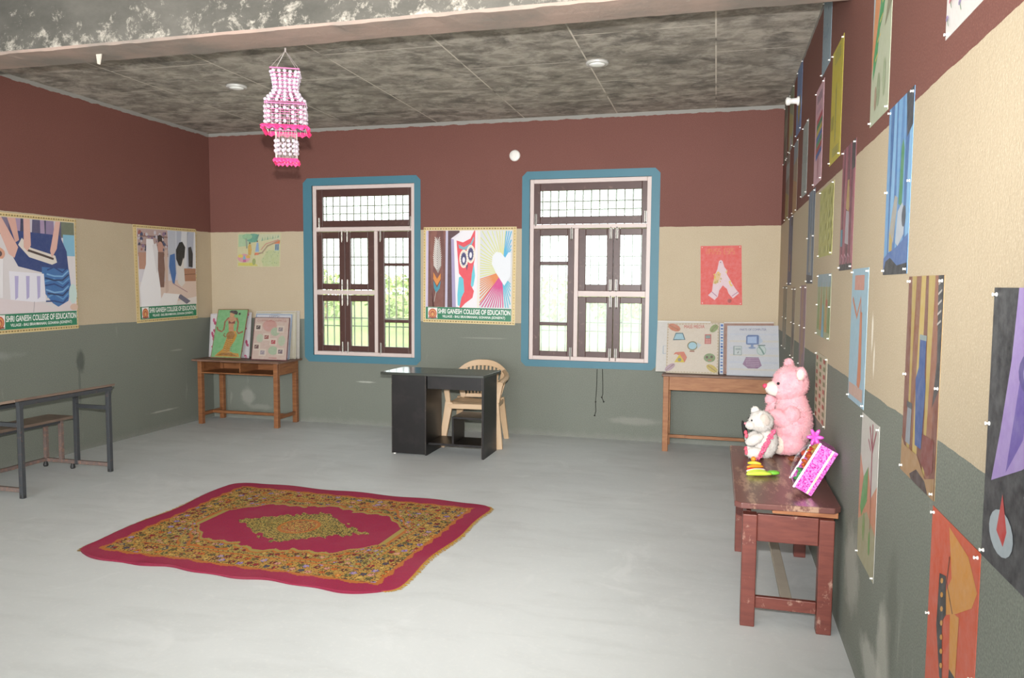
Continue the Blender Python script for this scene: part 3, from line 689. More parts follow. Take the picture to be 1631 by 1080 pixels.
for k in range(4): a.pg([(.2+k*.15, .74), (.3+k*.15, .74), (.25+k*.15, .82)], '#b48aa0')
st5 = ['#b8434c', '#3f8a5f', '#c9b24c', '#4a76b5', '#4b9268', '#b8503f', '#4668a8']
for k, c_ in enumerate(st5): a.pg([(.25, .67-k*.06), (.92, .71-k*.06), (.92, .66-k*.06), (.25, .61-k*.06)], c_)
a.line([(.5, .05), (.55, .28)], .02, '#b7787c'); a.line([(.7, .05), (.55, .28)], .012, '#c98a92')
a.finish('drawing', 'pink chart with rows of coloured pencil blocks beside the yellow chart', 'drawing', G, C4)
a = Art(world(-1.2, -1.57, 2.735, 3.245), RT, '#6a86b4'); a.pg([(.5, .1), (.3, .35), (.45, .55), (.7, .55), (.8, .35)], '#b59d4a'); a.line([(.5, .02), (.55, .5)], .015, '#8c7a45')
a.finish('drawing', 'blue sheet with a golden kite shape behind the white insulator', 'drawing', G, C4)
a = Art(world(-1.763, -2.09, 2.202, 2.708), RT, '#9fa7a2'); a.blobs(30, (.06, .05, .94, .95), (.006, .016), ['#84908f', '#b3b8b0', '#8d9d97'], rn)
a.finish('drawing', 'plain greyish white narrow sheet below the insulator', 'drawing', G, C4)
a = Art(world(-.565, -.94, 2.716, 3.22), RT, '#8b9678'); a.pg([(0, 0), (1, .3), (1, .5), (0, .7)], '#b2a96a'); a.pg([(.3, .3), (.9, .1), (.8, 0), (.3, 0)], '#a9aab0')
a.finish('drawing', 'green and yellow landscape sheet second from the far corner, top row', 'drawing', G, C4)
a = Art(world(-.06, -.36, 2.685, 3.22), RT, '#6b705c'); a.pg([(0, .4), (1, .5), (1, .8), (0, .7)], '#8b8f78'); a.finish('drawing', 'dark olive sheet in the far corner, topmost row', 'drawing', G, C4)
a = Art(world(-1.11, -1.42, 2.14, 2.7), RT, '#9a8f78'); a.pg([(0, 0), (1, 0), (1, .4), (0, .5)], '#b08a5c'); a.pg([(0, .7), (1, .75), (1, 1), (0, 1)], '#8797a0')
a.finish('drawing', 'tan and grey sheet on the brown band below the kite sheet', 'drawing', G, C4)
a = Art(world(-.41, -.725, 2.142, 2.715), RT, '#7d7a6c'); a.pg([(0, 0), (1, 0), (1, .35), (0, .45)], '#9a8a4c'); a.pg([(0, .6), (1, .65), (1, .85), (0, .85)], '#98a3a0')
a.finish('drawing', 'grey and mustard sheet in the far corner, second row down', 'drawing', G, C4)
a = Art(world(-.875, -1.2, 1.578, 2.14), RT, '#3e4660'); a.drape(['#4a5474', '#32384e', '#57648a', '#3a3f58'], 6, rn); a.pg([(.3, .2), (.6, .2), (.55, .45), (.35, .45)], '#8a6a58'); a.pg([(.6, .85), (1, .85), (1, 1), (.6, 1)], '#22242c')
a.finish('drawing', 'dark navy drapery still life nearest the far corner, third row down', 'drawing', G, C4)
a = Art(world(-2.277, -2.61, 1.588, 2.18), RT, '#63717f'); a.drape(['#6c7f94', '#525f70', '#8196a8', '#5a6a7e', '#94a0a4'], 7, rn); a.pg([(.3, .12), (.6, .12), (.6, .5), (.4, .55)], '#9a958a'); a.pg([(0, 0), (1, 0), (1, .08), (0, .1)], '#39404a')
a.finish('drawing', 'blue grey drapery still life left of the yellow green sheet', 'drawing', G, C6)
a = Art(world(-2.858, -3.406, 1.737, 2.122), RT, '#b8b562')
for i in range(5):
    for j in range(6): a.ell(.12+.19*i+(.06 if j % 2 else 0), .1+.16*j, .05, .05, ['#a5a35c', '#c4c27a'][(i+j) % 2], 8, .6)
a.finish('drawing', 'yellow green patterned sheet on the cream band', 'drawing', G, C4)
a = Art(world(-3.678, -4.035, 1.646, 2.222), RT, '#8a3f4e'); a.drape(['#94485a', '#6d2f3e', '#a35868', '#7d3848', '#5c3038'], 8, rn)
a.pg([(.75, .78), (1, .78), (1, 1), (.72, 1)], '#33292e'); a.pg([(.4, .5), (.48, .72), (.6, .72), (.66, .5), (.62, .46)], '#b89a5e'); a.pg([(.4, .22), (.44, .48), (.66, .46), (.68, .2)], '#b0a6ac'); a.rect(.05, .2, .2, .34, '#4f8a9c'); a.rect(0, 0, 1, .05, '#2c262a')
for k in range(3): a.line([(.1+.25*k, .06), (.18+.25*k, .13), (.3+.25*k, .1), (.25+.25*k, .05)], .01, '#c99aa6')
a.finish('drawing', 'crimson drapery still life with a bottle, right of the yellow green sheet', 'drawing', G, C4)
a = Art(world(-2.885, -3.43, 1.287, 1.638), RT, '#a6ab84'); a.rect(0, .8, 1, 1, '#93a9b2'); 
for k in range(5): a.pg([(.05+.19*k, .1), (.22+.19*k, .1), (.15+.19*k, .9)], ['#8a9a55', '#b88a50', '#7f9a58', '#c0964e', '#80965a'][k])
a.pg([(.4, 0), (.6, 0), (.52, .5), (.46, .55)], '#7fb0c6'); a.ell(.75, .55, .06, .06, '#b5583e')
a.finish('drawing', 'small landscape drawing with a blue waterfall above the pink teddy', 'drawing', G, C6)
a = Art(world(-4.068, -4.442, 1.08, 1.646), RT, '#9dbfd0')
a.rect(.2, .84, .78, .95, '#cc9080'); a.line([(.1, .78), (.4, .64), (.62, .78), (.64, .66)], .022, '#d07f55'); a.pg([(.6, .68), (.72, .68), (.78, .2), (.7, .12), (.55, .14), (.58, .3)], '#d07f55'); a.rect(.05, .04, .9, .13, '#c9a898')
a.finish('drawing', 'light blue chart with a long orange tie shape', 'drawing', G, C4)
a = Art(world(-2.92, -3.388, .81, 1.19), RT, '#cdc3a6')
for i in range(3):
    for j in range(9): a.rect(.08+.33*i, .03+.108*j, .22+.33*i, .09+.108*j, ['#b5523f', '#7d8a58'][(i+j) % 2])
a.finish('drawing', 'cream sheet with red dashed columns behind the pink teddy', 'drawing', G, C4)
for yl, yr, z0, z1, c_, c2_, lb in ((-.527, -.875, 1.03, 1.568, '#7d7a66', '#94876c', 'olive grey sheet lowest in the far corner'), (-1.35, -1.58, 1.015, 1.56, '#8d7d6a', '#5d5044', 'narrow dark edged tan sheet beside the lowest corner sheet'), (-1.96, -2.295, 1.012, 1.576, '#95737f', '#a9826a', 'mauve sheet above the teddy head, left of the waterfall drawing')):
    a = Art(world(yl, yr, z0, z1), RT, c_); a.drape([c_, c2_, c_], 4, rn, .02, .98, .05, .95); a.pg([(.2, .1), (.8, .2), (.7, .6), (.3, .5)], c2_); a.finish('drawing', lb, 'drawing', G, C6)
a = Art(world(-4.425, -4.758, .494, 1.07), RT, '#c8c5bb')
a.pg([(0, .1), (1, .15), (1, .62), (.7, .5), (.5, .68), (.3, .55), (0, .72)], '#c98a68'); a.pg([(.02, 0), (1, 0), (1, .3), (.5, .38), (0, .25)], '#a39f7d')
a.line([(.66, .98), (.68, .5)], .016, '#a04a58'); a.line([(.5, .95), (.66, .82)], .014, '#a04a58'); a.line([(.86, .95), (.68, .8)], .014, '#a04a58'); a.line([(.45, .86), (.6, .8)], .01, '#a04a58')
a.pg([(.1, .35), (.25, .58), (.5, .68), (.5, .45), (.3, .36), (.2, .3)], '#5d9a55'); a.ell(.35, .25, .07, .1, '#7f9a5c'); a.ell(.7, .2, .05, .08, '#68984f'); a.line([(.7, .5), (.72, .3)], .012, '#a5725a')
a.finish('drawing', 'white topped desert plant drawing right of the worn table', 'drawing', G, C4)
a = Art(world(-5.1, -5.48, .998, 1.602), RT, '#a2824c'); a.drape(['#7d4b3c', '#b39a52', '#8a5a40', '#c2a85e', '#7a4a3a', '#b8a05a', '#946048'], 8, rn)
a.pg([(.84, .4), (.92, .62), (.86, 1), (1, 1), (1, .5)], '#3d3b3c')
for k in range(5): a.line([(.88, .78+k*.045), (.97, .8+k*.045)], .006, '#b9b4ae')
a.pg([(.42, .18), (.36, .5), (.44, .56), (.44, .7), (.62, .7), (.62, .54), (.66, .48), (.6, .18)], '#3c5890'); a.rect(.43, .695, .63, .72, '#8d9c9a'); a.pg([(.12, .16), (.15, .36), (.28, .35), (.27, .16)], '#8d939a'); a.rect(.12, .34, .29, .37, '#55575a')
a.pg([(.62, .12), (.64, .26), (.94, .26), (.94, .12), (.8, .08)], '#7d3b33'); a.pg([(0, 0), (1, 0), (1, .1), (.75, .06), (.5, .14), (.1, .14), (0, .18)], '#a9855a'); a.pg([(.3, .02), (.5, .07), (.75, .05), (.85, 0), (.35, 0)], '#4a3a36')
a.finish('drawing', 'ochre drapery still life with a tall blue bottle', 'drawing', G, C6)
a = Art(world(-5.472, -5.858, .40, .985), RT, '#d2552f')
a.pg([(.4, .98), (.8, .94), (.98, .84), (.9, .76), (.62, .66), (.42, .6), (.35, .66), (.5, .78)], '#d7933a'); a.pg([(.5, .64), (.68, .66), (.66, .36), (.54, .36)], '#d7933a')
a.line([(.44, .86), (.4, .74), (.55, .64)], .006, '#5e3a22')
a.pg([(.24, .74), (.38, .76), (.42, .6), (.34, .55), (.4, .3), (.34, .3), (.22, .5)], '#2c2a2a'); a.pg([(.54, .4), (.68, .4), (.7, .3), (.86, .14), (.9, .04), (.8, .02), (.6, .16), (.52, .28)], '#2c2a2a')
for k in range(7): a.ell(.3+.012*k, .72-.06*k, .035, .012, '#d99a3c', 6, .5)
for k in range(6): a.ell(.6+.04*k, .3-.04*k, .035, .014, '#d99a3c', 6, -.6)
for k in range(3): a.line([(.1+.1*k, .2), (.12+.1*k, .1), (.18+.1*k, .03)], .006, '#c2452a')
a.finish('drawing', 'orange sheet with decorated feet and sandals, low on the right', 'drawing', G, C6)
a = Art(world(-5.86, -6.26, .985, 1.57), RT, '#2b2b30')
a.pg([(.35, 1), (1, 1), (1, .55), (.75, .48), (.5, .4), (.1, .3), (.2, .5), (.3, .75)], '#a58cc8'); a.pg([(.5, .9), (.6, .9), (.5, .5), (.3, .36)], '#6d58a8'); a.ell(.6, .72, .2, .08, '#5a4a90'); a.ell(.58, .72, .12, .05, '#a79ad0')
a.pg([(.62, .52), (.7, .62), (.95, .6), (.95, .3), (.7, .32)], '#c24a48'); a.pg([(.55, .32), (.7, .33), (1, .28), (1, .22), (.65, .22)], '#cfd8d8'); a.ell(.28, .14, .17, .08, '#aab5bb'); a.pg([(.22, .14), (.28, .28), (.36, .16), (.32, .1)], '#c23c38'); a.pg([(.6, .14), (.9, .2), (.9, .04), (.65, .02)], '#cbbf6a')
a.finish('drawing', 'black and violet still life with watermelon at the right picture edge', 'drawing', G, C6)

# ------------------------------------------------------------------ leaning display boards
def board(pix, zt, yt, paper, gap=.0005):
    """bottom corners rest on the table top, top corners lean towards the wall"""
    TLp, TRp, BRp, BLp = pix
    BL, BR = at(*BLp, 2, zt), at(*BRp, 2, zt); ym = (BL.y+BR.y)/2
    if yt[0] is not None: BL, BR = at(*BLp, 1, yt[0]), at(*BRp, 1, yt[0]); BL.z = BR.z = zt
    TL = at(*TLp, 1, yt[1]); pn = (BR-BL).cross(TL-BL); d_ = ray(*TRp); TR = CAMP+d_*((BL-CAMP).dot(pn)/d_.dot(pn))
    n_ = (BR-BL).cross(TL-BL).normalized()
    if n_.y > 0: n_ = -n_
    return Art([TL, TR, BR, BL], n_, paper, gap, .006)
def bz(x, y): return (320+x/9.594, 480+y/9.594)
ZT = .7265
a = board([bz(150, 190), bz(775, 170), bz(735, 832), bz(120, 832)], ZT, (-.235, -.055), '#d8d4d4')
rn = random.Random(21)
for k in range(16):
    u = rn.choice([rn.uniform(.02, .12), rn.uniform(.8, .97)]); v = (k+.5)/16; a.ell(u, v, .03, .05, rn.choice(['#b03a62', '#c45a7c', '#8fb5c2']), 8, rn.random())
a.frame(.02, '#c2bcc0', .01)
a.finish('display_board', 'white board with pink leaf pattern behind the mermaid skirt picture', 'board', 'display boards on the left corner table')
a = board([bz(265, 120), bz(728, 120), bz(607, 850), bz(145, 838)], ZT, (-.33, -.085), '#8a5a34')
a.rect(.02, .015, .98, .985, '#78b277')
a.pg([(.12, .03), (.95, .03), (.9, .1), (.72, .11), (.6, .14), (.6, .22), (.72, .36), (.76, .46), (.7, .55), (.5, .55), (.44, .42), (.4, .3), (.36, .18), (.2, .09)], '#c08c2c')
for k in range(9): a.line([(.38+.01*k, .16+k*.038), (.5, .14+k*.04), (.66, .17+k*.038)], .005, '#7f5420')
for k in range(4): a.line([(.18+.05*k, .05+.015*k), (.5, .06+.015*k), (.86-.05*k, .05+.015*k)], .005, '#7f5420')
a.pg([(.47, .54), (.43, .68), (.38, .78), (.42, .84), (.6, .84), (.66, .78), (.6, .66), (.64, .54)], '#c08a63'); a.pg([(.42, .7), (.64, .7), (.62, .76), (.52, .72), (.42, .76)], '#7d3c2e')
a.line([(.4, .82), (.3, .74), (.3, .58), (.24, .53), (.1, .57), (.06, .63)], .018, '#9a5634'); a.line([(.66, .82), (.74, .72), (.74, .55), (.8, .5), (.94, .54)], .02, '#9a5634')
a.ell(.5, .89, .08, .06, '#c8966e'); a.pg([(.38, .94), (.45, .97), (.62, .97), (.68, .93), (.66, .88), (.56, .9)], '#3a2f2c'); a.ell(.74, .9, .035, .025, '#3a2f2c'); a.ell(.55, .46, .14, .08, '#9a6a2a'); a.line([(.36, .5), (.32, .46), (.4, .42)], .012, '#8a5a2c')
a.finish('display_board', 'brown framed green picture of a dancing woman in yellow skirt', 'board', 'display boards on the left corner table')
for pix, yy, pc, ec, lb in (([bz(850, 150), bz(1510, 145), bz(1502, 830), bz(840, 830)], (-.10, -.012), '#cfc9bf', '#b9b2a8', 'cream chart board rearmost against the wall in the right stack'),
                            ([bz(845, 158), bz(1462, 160), bz(1448, 850), bz(830, 850)], (-.16, -.03), '#cfc8b2', '#b3ab92', 'yellowish chart board second from the rear of the right stack'),
                            ([bz(843, 185), bz(1402, 195), bz(1352, 862), bz(800, 862)], (-.23, -.05), '#cdced4', '#6f8fb0', 'white chart board with blue edge just behind the framed photo chart')):
    a = board(pix, ZT, yy, pc); a.frame(.02, ec, .012); a.scribble(.38, .925, .66, .962, '#6a6a78', 7)
    for k in range(6): a.rect(.15, .2+k*.1, .85, .205+k*.1, '#b8b4b0')
    a.finish('display_board', lb, 'board', 'display boards on the left corner table')
a = board([bz(825, 243), bz(1360, 250), bz(1310, 872), bz(765, 842)], ZT, (-.37, -.09), '#70333a')
a.rect(.018, .015, .982, .985, '#cbb3a6'); a.ell(.45, .8, .2, .14, '#c99a90'); a.ell(.62, .66, .13, .1, '#a9b89c'); a.ell(.6, .22, .14, .1, '#a6b79a'); a.ell(.2, .5, .1, .1, '#b5bfa6'); a.ell(.82, .45, .1, .12, '#b3bda2')
a.scribble(.1, .895, .92, .945, '#a8645e', 18)
for u, v, c_ in ((.12, .76, '#5a4a48'), (.76, .72, '#8d8488'), (.38, .53, '#9a5f58'), (.58, .42, '#b04a50'), (.12, .3, '#6b4c48'), (.3, .17, '#9a909a'), (.8, .2, '#6d5c64')):
    a.rect(u-.09, v-.085, u+.11, v+.08, '#d5c6b6'); a.rect(u-.05, v-.05, u+.07, v+.04, c_); a.line([(u-.03, v-.02), (u+.03, v+.03)], .006, '#c4b6ac')
a.rect(.5, .04, .72, .055, '#b06a68')
a.finish('display_board', 'dark red framed chart of small photos on the left corner table', 'board', 'display boards on the left corner table')

def cz(x, y): return (1040+x/7.414, 500+y/7.414)
ZR = .7405; GR = 'display boards on the right back table'
a = board([cz(55, 80), cz(682, 90), cz(650, 690), cz(30, 672)], ZR, (-.25, -.03), '#d3d0c6'); a.rect(.02, .02, .98, .97, '#d6d2cc'); a.rect(.0, .975, 1, 1, '#e6e4de'); a.line([(.13, .35), (.2, .35), (.2, .5), (.13, .5)], .006, '#8fa3b8', True)
a.finish('display_board', 'blank white board rearmost at the left end of the right table', 'board', GR)
a = board([cz(840, 95), cz(1428, 95), cz(1420, 715), cz(830, 705)], ZR, (-.27, -.03), '#d9d2c8'); a.rect(.0, .0, 1, .97, '#a37f70'); a.rect(.06, .04, .97, .93, '#c7ab98')
a.finish('display_board', 'brown edged board behind the blue computer chart', 'board', GR)
a = board([cz(790, 108), cz(836, 110), cz(828, 708), cz(785, 702)], ZR, (-.29, -.04), '#d6dbe2'); rn = random.Random(4)
for k in range(16): a.rect(.25, .03+k*.06, .85, .03+k*.06+rn.uniform(.02, .045), ['#4a74b8', '#6f9fd0', '#3c5fa0'][k % 3])
a.finish('display_board', 'narrow white strip board with blue letters between the two charts', 'board', GR)
a = board([cz(170, 110), cz(785, 105), cz(770, 698), cz(150, 682)], ZR, (-.33, -.06), '#d5c8b4'); a.rect(.02, .02, .98, .98, '#dbd0c0')
for k in range(18):
    t = k/17; a.ell(.02+.96*t, .975, .022, .012, '#c6b79e', 6); a.ell(.02+.96*t, .02, .022, .012, '#c6b79e', 6); a.ell(.02, .03+.94*t, .012, .02, '#bfb096', 6); a.ell(.98, .03+.94*t, .012, .02, '#bfb096', 6)
def leaf(cu, cv, ru, rv, c_, rt): a.ell(cu, cv, ru, rv, c_, 12, rt); a.line([(cu-ru*.8*math.cos(rt), cv-ru*.8*math.sin(rt)), (cu+ru*.8*math.cos(rt), cv+ru*.8*math.sin(rt))], .005, '#8d7a68')
leaf(.14, .9, .13, .07, '#c9866c', -.5); leaf(.9, .88, .1, .06, '#93a370', .9); leaf(.08, .1, .12, .05, '#b9a0ac', .7); leaf(.88, .1, .12, .06, '#c9b56a', -.6)
a.text('MASS MEDIA', .33, .88, .72, .95, '#c8645e', .0)
a.pg([(.12, .64), (.17, .79), (.31, .79), (.36, .65)], '#5b7880'); a.pg([(.14, .66), (.18, .77), (.3, .77), (.34, .66)], '#a3c6d2')
a.rect(.73, .57, .85, .76, '#c2706c'); a.rect(.745, .68, .835, .74, '#8ba09c'); 
for i in range(3):
    for j in range(3): a.rect(.75+.03*i, .585+.03*j, .77+.03*i, .605+.03*j, '#e0b0a4')
a.ell(.5, .53, .1, .09, '#8c8a6a'); a.ell(.5, .53, .08, .07, '#a7cbd8'); a.pg([(.58, .6), (.67, .55), (.6, .46)], '#c3ced2'); a.rect(.45, .41, .54, .435, '#a87466')
a.pg([(.14, .35), (.18, .4), (.34, .41), (.4, .3), (.36, .2), (.3, .3), (.2, .36)], '#d07f6a'); a.pg([(.16, .2), (.26, .36), (.36, .2)], '#d3bd48'); a.ell(.26, .25, .035, .035, '#8d8d7c')
a.ell(.83, .3, .11, .085, '#8ba077'); a.ell(.78, .31, .025, .025, '#6d5a50'); a.ell(.87, .32, .025, .025, '#6d5a50'); a.rect(.8, .24, .87, .27, '#b98a7c')
a.finish('display_board', 'cream chart of drawn telephone, television and leaves on the right table', 'board', GR)
a = board([cz(880, 140), cz(1505, 140), cz(1500, 732), cz(870, 712)], ZR, (-.35, -.07), '#c6cbd4'); a.rect(.02, .02, .98, .98, '#cdd0d6')
for k in range(6): a.rect(.05, .1+k*.14, .97, .14+k*.14, ['#d3d0c8', '#c8cdd8'][k % 2])
a.text('PARTS OF COMPUTER', .24, .9, .74, .94, '#5a5a8c', .0)
a.pg([(.36, .62), (.36, .78), (.4, .81), (.58, .81), (.62, .78), (.6, .62), (.4, .61)], '#6c82ac'); a.pg([(.385, .64), (.385, .77), (.56, .78), (.56, .64)], '#a9bfe0'); a.pg([(.6, .8), (.68, .68), (.6, .62)], '#b9c6d8'); a.rect(.45, .55, .5, .62, '#8398bd'); a.ell(.475, .55, .07, .02, '#8a9cbc')
for r_ in ((.12, .4, .28, .58), ): a.rect(*r_, '#8a9a98'); a.rect(.14, .41, .27, .57, '#c8d0d0'); a.rect(.16, .5, .26, .54, '#a3b0b0'); a.line([(.22, .47), (.2, .43)], .006, '#66706c')
a.ell(.65, .5, .09, .1, '#a9bcb8'); a.ell(.65, .5, .075, .085, '#c6d3cf'); a.line([(.6, .58), (.66, .5), (.7, .42)], .014, '#7f9c94'); a.line([(.58, .6), (.72, .6)], .01, '#6f8480')
a.pg([(.36, .36), (.6, .36), (.66, .2), (.58, .14), (.4, .14), (.3, .22)], '#9a7d98'); 
for k in range(5): a.line([(.35+.005*k, .33-.035*k), (.61, .33-.035*k)], .004, '#c9b6c6')
a.finish('display_board', 'pale blue computer parts chart at the right end of the right table', 'board', GR)

# ------------------------------------------------------------------ furniture
def legs(root, pts, z, w, d, mat, bevel=.003):
    for x, y in pts:
        p = P(); p.box((x-w/2, y-d/2, 0), (x+w/2, y+d/2, z)); p.part('leg', mat, root, bevel)
# left corner table
t = thing('wooden_table', 'golden brown wooden table with an open shelf in the left corner', 'table', (.63, -.25, 0))
p = P(); p.box((.085, -.50, .70), (1.165, -.01, .722)); p.part('table_top', MDUST, t, .004)
legs(t, [(.16, -.44), (1.105, -.44), (.16, -.06), (1.105, -.06)], .70, .05, .05, MWOOD)
for x in (.135, 1.11):
    p = P(); p.box((x, -.415, .57), (x+.02, -.085, .70)); p.part('side_panel', MWOOD, t, .002)
p = P(); p.box((.185, -.06, .57), (1.08, -.04, .70)); p.part('back_panel', MWOOD, t, .002)
p = P(); p.box((.157, -.46, .565), (1.108, -.062, .58)); p.part('shelf', MWOOD, t, .002)
p = P(); p.box((.62, -.40, .581), (.635, -.062, .70)); p.part('divider', MWOOD, t)
for x in (.16, 1.105):
    p = P(); p.box((x-.015, -.415, .09), (x+.015, -.085, .125)); p.part('side_stretcher', MWOOD, t, .002)
p = P(); p.box((.175, -.27, .095), (1.09, -.235, .125)); p.part('long_stretcher', MWOOD, t, .002)
# right back table
t = thing('wooden_table', 'tan wooden table with deep apron holding two charts in the right corner', 'table', (5.71, -.22, 0))
p = P(); p.box((5.185, -.43, .715), (6.225, -.012, .736)); p.part('table_top', MDUST, t, .004)
legs(t, [(5.225, -.39), (6.185, -.39), (5.225, -.06), (6.185, -.06)], .715, .052, .05, MWOOD2)
p = P(); p.box((5.252, -.405, .585), (6.158, -.385, .715)); p.part('front_apron', MWOOD2, t, .002)
for x in (5.225, 6.185):
    p = P(); p.box((x-.01, -.365, .585), (x+.01, -.085, .715)); p.part('side_apron', MWOOD2, t, .002)
    p = P(); p.box((x-.013, -.365, .095), (x+.013, -.085, .13)); p.part('side_stretcher', MWOOD2, t, .002)
p = P(); p.box((5.24, -.24, .1), (6.17, -.21, .13)); p.part('long_stretcher', MWOOD2, t, .002)

# black computer desk
t = thing('computer_desk', 'black laminate computer desk with a cabinet and cubby standing before the windows', 'desk', (3.2, -1.05, 0))
p = P(); p.hexa([(2.70, -1.27, .735), (3.69, -1.27, .735), (3.72, -.80, .735), (2.73, -.80, .735), (2.70, -1.27, .76), (3.69, -1.27, .76), (3.72, -.80, .76), (2.73, -.80, .76)]); p.part('desk_top', simple('glossy black laminate sheen tint', '#33352f', .2, .1, 4, spec=.6), t, .003)  # window reflection on the top is put into its lighter greenish base colour
p = P(); p.box((2.805, -1.25, .012), (3.138, -1.232, .734)); p.part('cabinet_door', MBLACK, t, .002)
p = P(); p.box((2.805, -1.231, .012), (2.823, -.84, .734)); p.box((3.12, -1.231, .0), (3.138, -.84, .734)); p.box((2.823, -.858, .012), (3.12, -.84, .734)); p.box((2.823, -1.231, .012), (3.12, -.858, .03)); p.part('cabinet_body', MBLACK, t)
p = P(); p.box((3.668, -1.25, 0), (3.688, -.84, .734)); p.part('side_panel', MBLACK, t, .001)
p = P(); p.box((3.14, -1.225, .615), (3.667, -1.207, .734)); p.part('drawer_front', MBLACK, t, .002)
p = P(); p.box((3.14, -1.2, .615), (3.667, -.88, .625)); p.part('keyboard_tray', MBLACK, t)
p = P(); p.box((3.139, -1.2, .095), (3.667, -.86, .115)); p.part('bottom_shelf', MBLACK, t, .001)
p = P(); p.box((3.365, -1.19, .116), (3.383, -.88, .345)); p.box((3.365, -1.19, .346), (3.667, -.88, .364)); p.part('cubby', MBLACK, t, .001)
for x in (2.801, 3.13, 3.667):
    p = P(); p.box((x, -1.2525, .01), (x+.004, -1.2503, .733)); p.part('edge_strip', MEDGE, t, label='worn pale panel edging')
p = P()
p.lathe((2.82, -1.225, 0), [(.012, 0), (.012, .012)], 10); p.part('foot', MPIN, t)

# beige plastic chair, facing the desk
def chair(cx, cy, rz, label):
    root = thing('plastic_chair', label, 'chair', (cx, cy, 0)); root.rotation_euler = (0, 0, rz)
    def fin(bb, name): bb.build(name, MCHAIR, root, bevel=.003)
    s = B(); s.sm = True; nx, ny = 14, 14
    def seat(i, j, top):
        u, v = i/nx*2-1, j/ny*2-1; w_ = .235-.03*(v*.5+.5); x = u*w_; y = v*.225
        z = .425+.012*max(0, -v)-.02*(1-u*u)*(1-(v*.6)**2)-.03*max(0, -v-.75)/.25
        return (x, y, z-(0 if top else .022))
    tp = s.add([seat(i, j, 1) for j in range(ny+1) for i in range(nx+1)]); bt = s.add([seat(i, j, 0) for j in range(ny+1) for i in range(nx+1)])
    for j in range(ny):
        for i in range(nx):
            q = j*(nx+1)+i; s.face((tp+q, tp+q+1, tp+q+nx+2, tp+q+nx+1)); s.face((bt+q, bt+q+nx+1, bt+q+nx+2, bt+q+1))
    s.sm = False
    ring = [j*0+i for i in range(nx+1)]+[j*(nx+1)+nx for j in range(1, ny+1)]+[ny*(nx+1)+i for i in range(nx-1, -1, -1)]+[j*(nx+1) for j in range(ny-1, 0, -1)]
    for a_, c_ in zip(ring, ring[1:]+ring[:1]): s.face((tp+a_, bt+a_, bt+c_, tp+c_))
    fin(s, 'seat')
    s = B(); s.box((-.215, -.228, .37), (.215, -.215, .418)); s.box((-.238, -.2, .375), (-.226, .18, .42)); s.box((.226, -.2, .375), (.238, .18, .42)); fin(s, 'seat_skirt')
    for sx in (-1, 1):
        s = B(); s.beam((sx*.285, -.26, 0), (sx*.225, -.195, .43), .055, .03, (0, 1, 0), .075, .045); fin(s, 'leg')
        s = B(); s.beam((sx*.255, .27, 0), (sx*.205, .2, .43), .05, .03, (0, 1, 0), .07, .045); fin(s, 'leg')
        s = B(); s.beam((sx*.235, -.19, .41), (sx*.27, -.175, .63), .045, .03, (0, 1, 0), .055, .03); fin(s, 'arm_support')
        s = B(); s.sm = True; path = [(-.215, .625), (-.17, .648), (-.05, .655), (.08, .66), (.17, .68), (.235, .70)]
        rows_ = []
        for q, (y, z) in enumerate(path):
            t_ = q/(len(path)-1); xo = .30+.03*math.sin(math.pi*t_)-.045*t_*t_; wd_ = .062-.02*t_
            rows_.append(s.add([(sx*xo, y, z-.018), (sx*(xo-wd_), y, z-.012), (sx*(xo-wd_), y, z+.004), (sx*(xo-wd_/2), y, z+.012), (sx*xo, y, z+.002)]))
        for a_, c_ in zip(rows_, rows_[1:]):
            for q in range(5): s.face((a_+q, a_+(q+1) % 5, c_+(q+1) % 5, c_+q))
        s.face([rows_[0]+q for q in range(5)]); s.face([rows_[-1]+q for q in range(5)]); fin(s, 'armrest')
    # back shell: arch with vertical slots
    def bp(u, v, off=0):                     # u -1..1, v 0..1 from seat to top
        w_ = .205+.05*math.sin(v*math.pi*.55); x = u*w_; y = .215+.095*v-.055*u*u*(.4+.6*v)+off
        zt_ = .425+(.375*(1-.28*abs(u)**2.6))*v
        return (x, y, zt_)
    def strip(u0, u1, v0, v1, nu, nv):
        for off, fl_ in ((-.006, 0), (.008, 1)):
            base = s.add([bp(u0+(u1-u0)*i/nu, v0+(v1-v0)*j/nv, off) for j in range(nv+1) for i in range(nu+1)])
            for j in range(nv):
                for i in range(nu):
                    q = base+j*(nu+1)+i; f_ = (q, q+1, q+nu+2, q+nu+1); s.face(f_ if not fl_ else f_[::-1])
            strip.b.append(base)
        b0, b1 = strip.b[-2:]; rg = [i for i in range(nu+1)]+[j*(nu+1)+nu for j in range(1, nv+1)]+[nv*(nu+1)+i for i in range(nu-1, -1, -1)]+[j*(nu+1) for j in range(nv-1, 0, -1)]
        for a_, c_ in zip(rg, rg[1:]+rg[:1]): s.face((b0+a_, b1+a_, b1+c_, b0+c_))
    strip.b = []
    s = B(); s.sm = False; strip(-1, 1, .84, 1, 24, 3); strip(-1, -.76, 0, .84, 3, 8); strip(.76, 1, 0, .84, 3, 8); strip(-.76, .76, 0, .1, 14, 1); strip(-.76, .76, .46, .53, 14, 1)
    fin(s, 'backrest')
    s = B(); s.sm = False
    for k in range(9):
        u = -.64+k*.16; strip(u-.042, u+.042, .1, .84, 1, 8)
    fin(s, 'back_slats')
    return root
chair(3.40, -.555, .09, 'beige plastic armchair tucked behind the black computer desk')

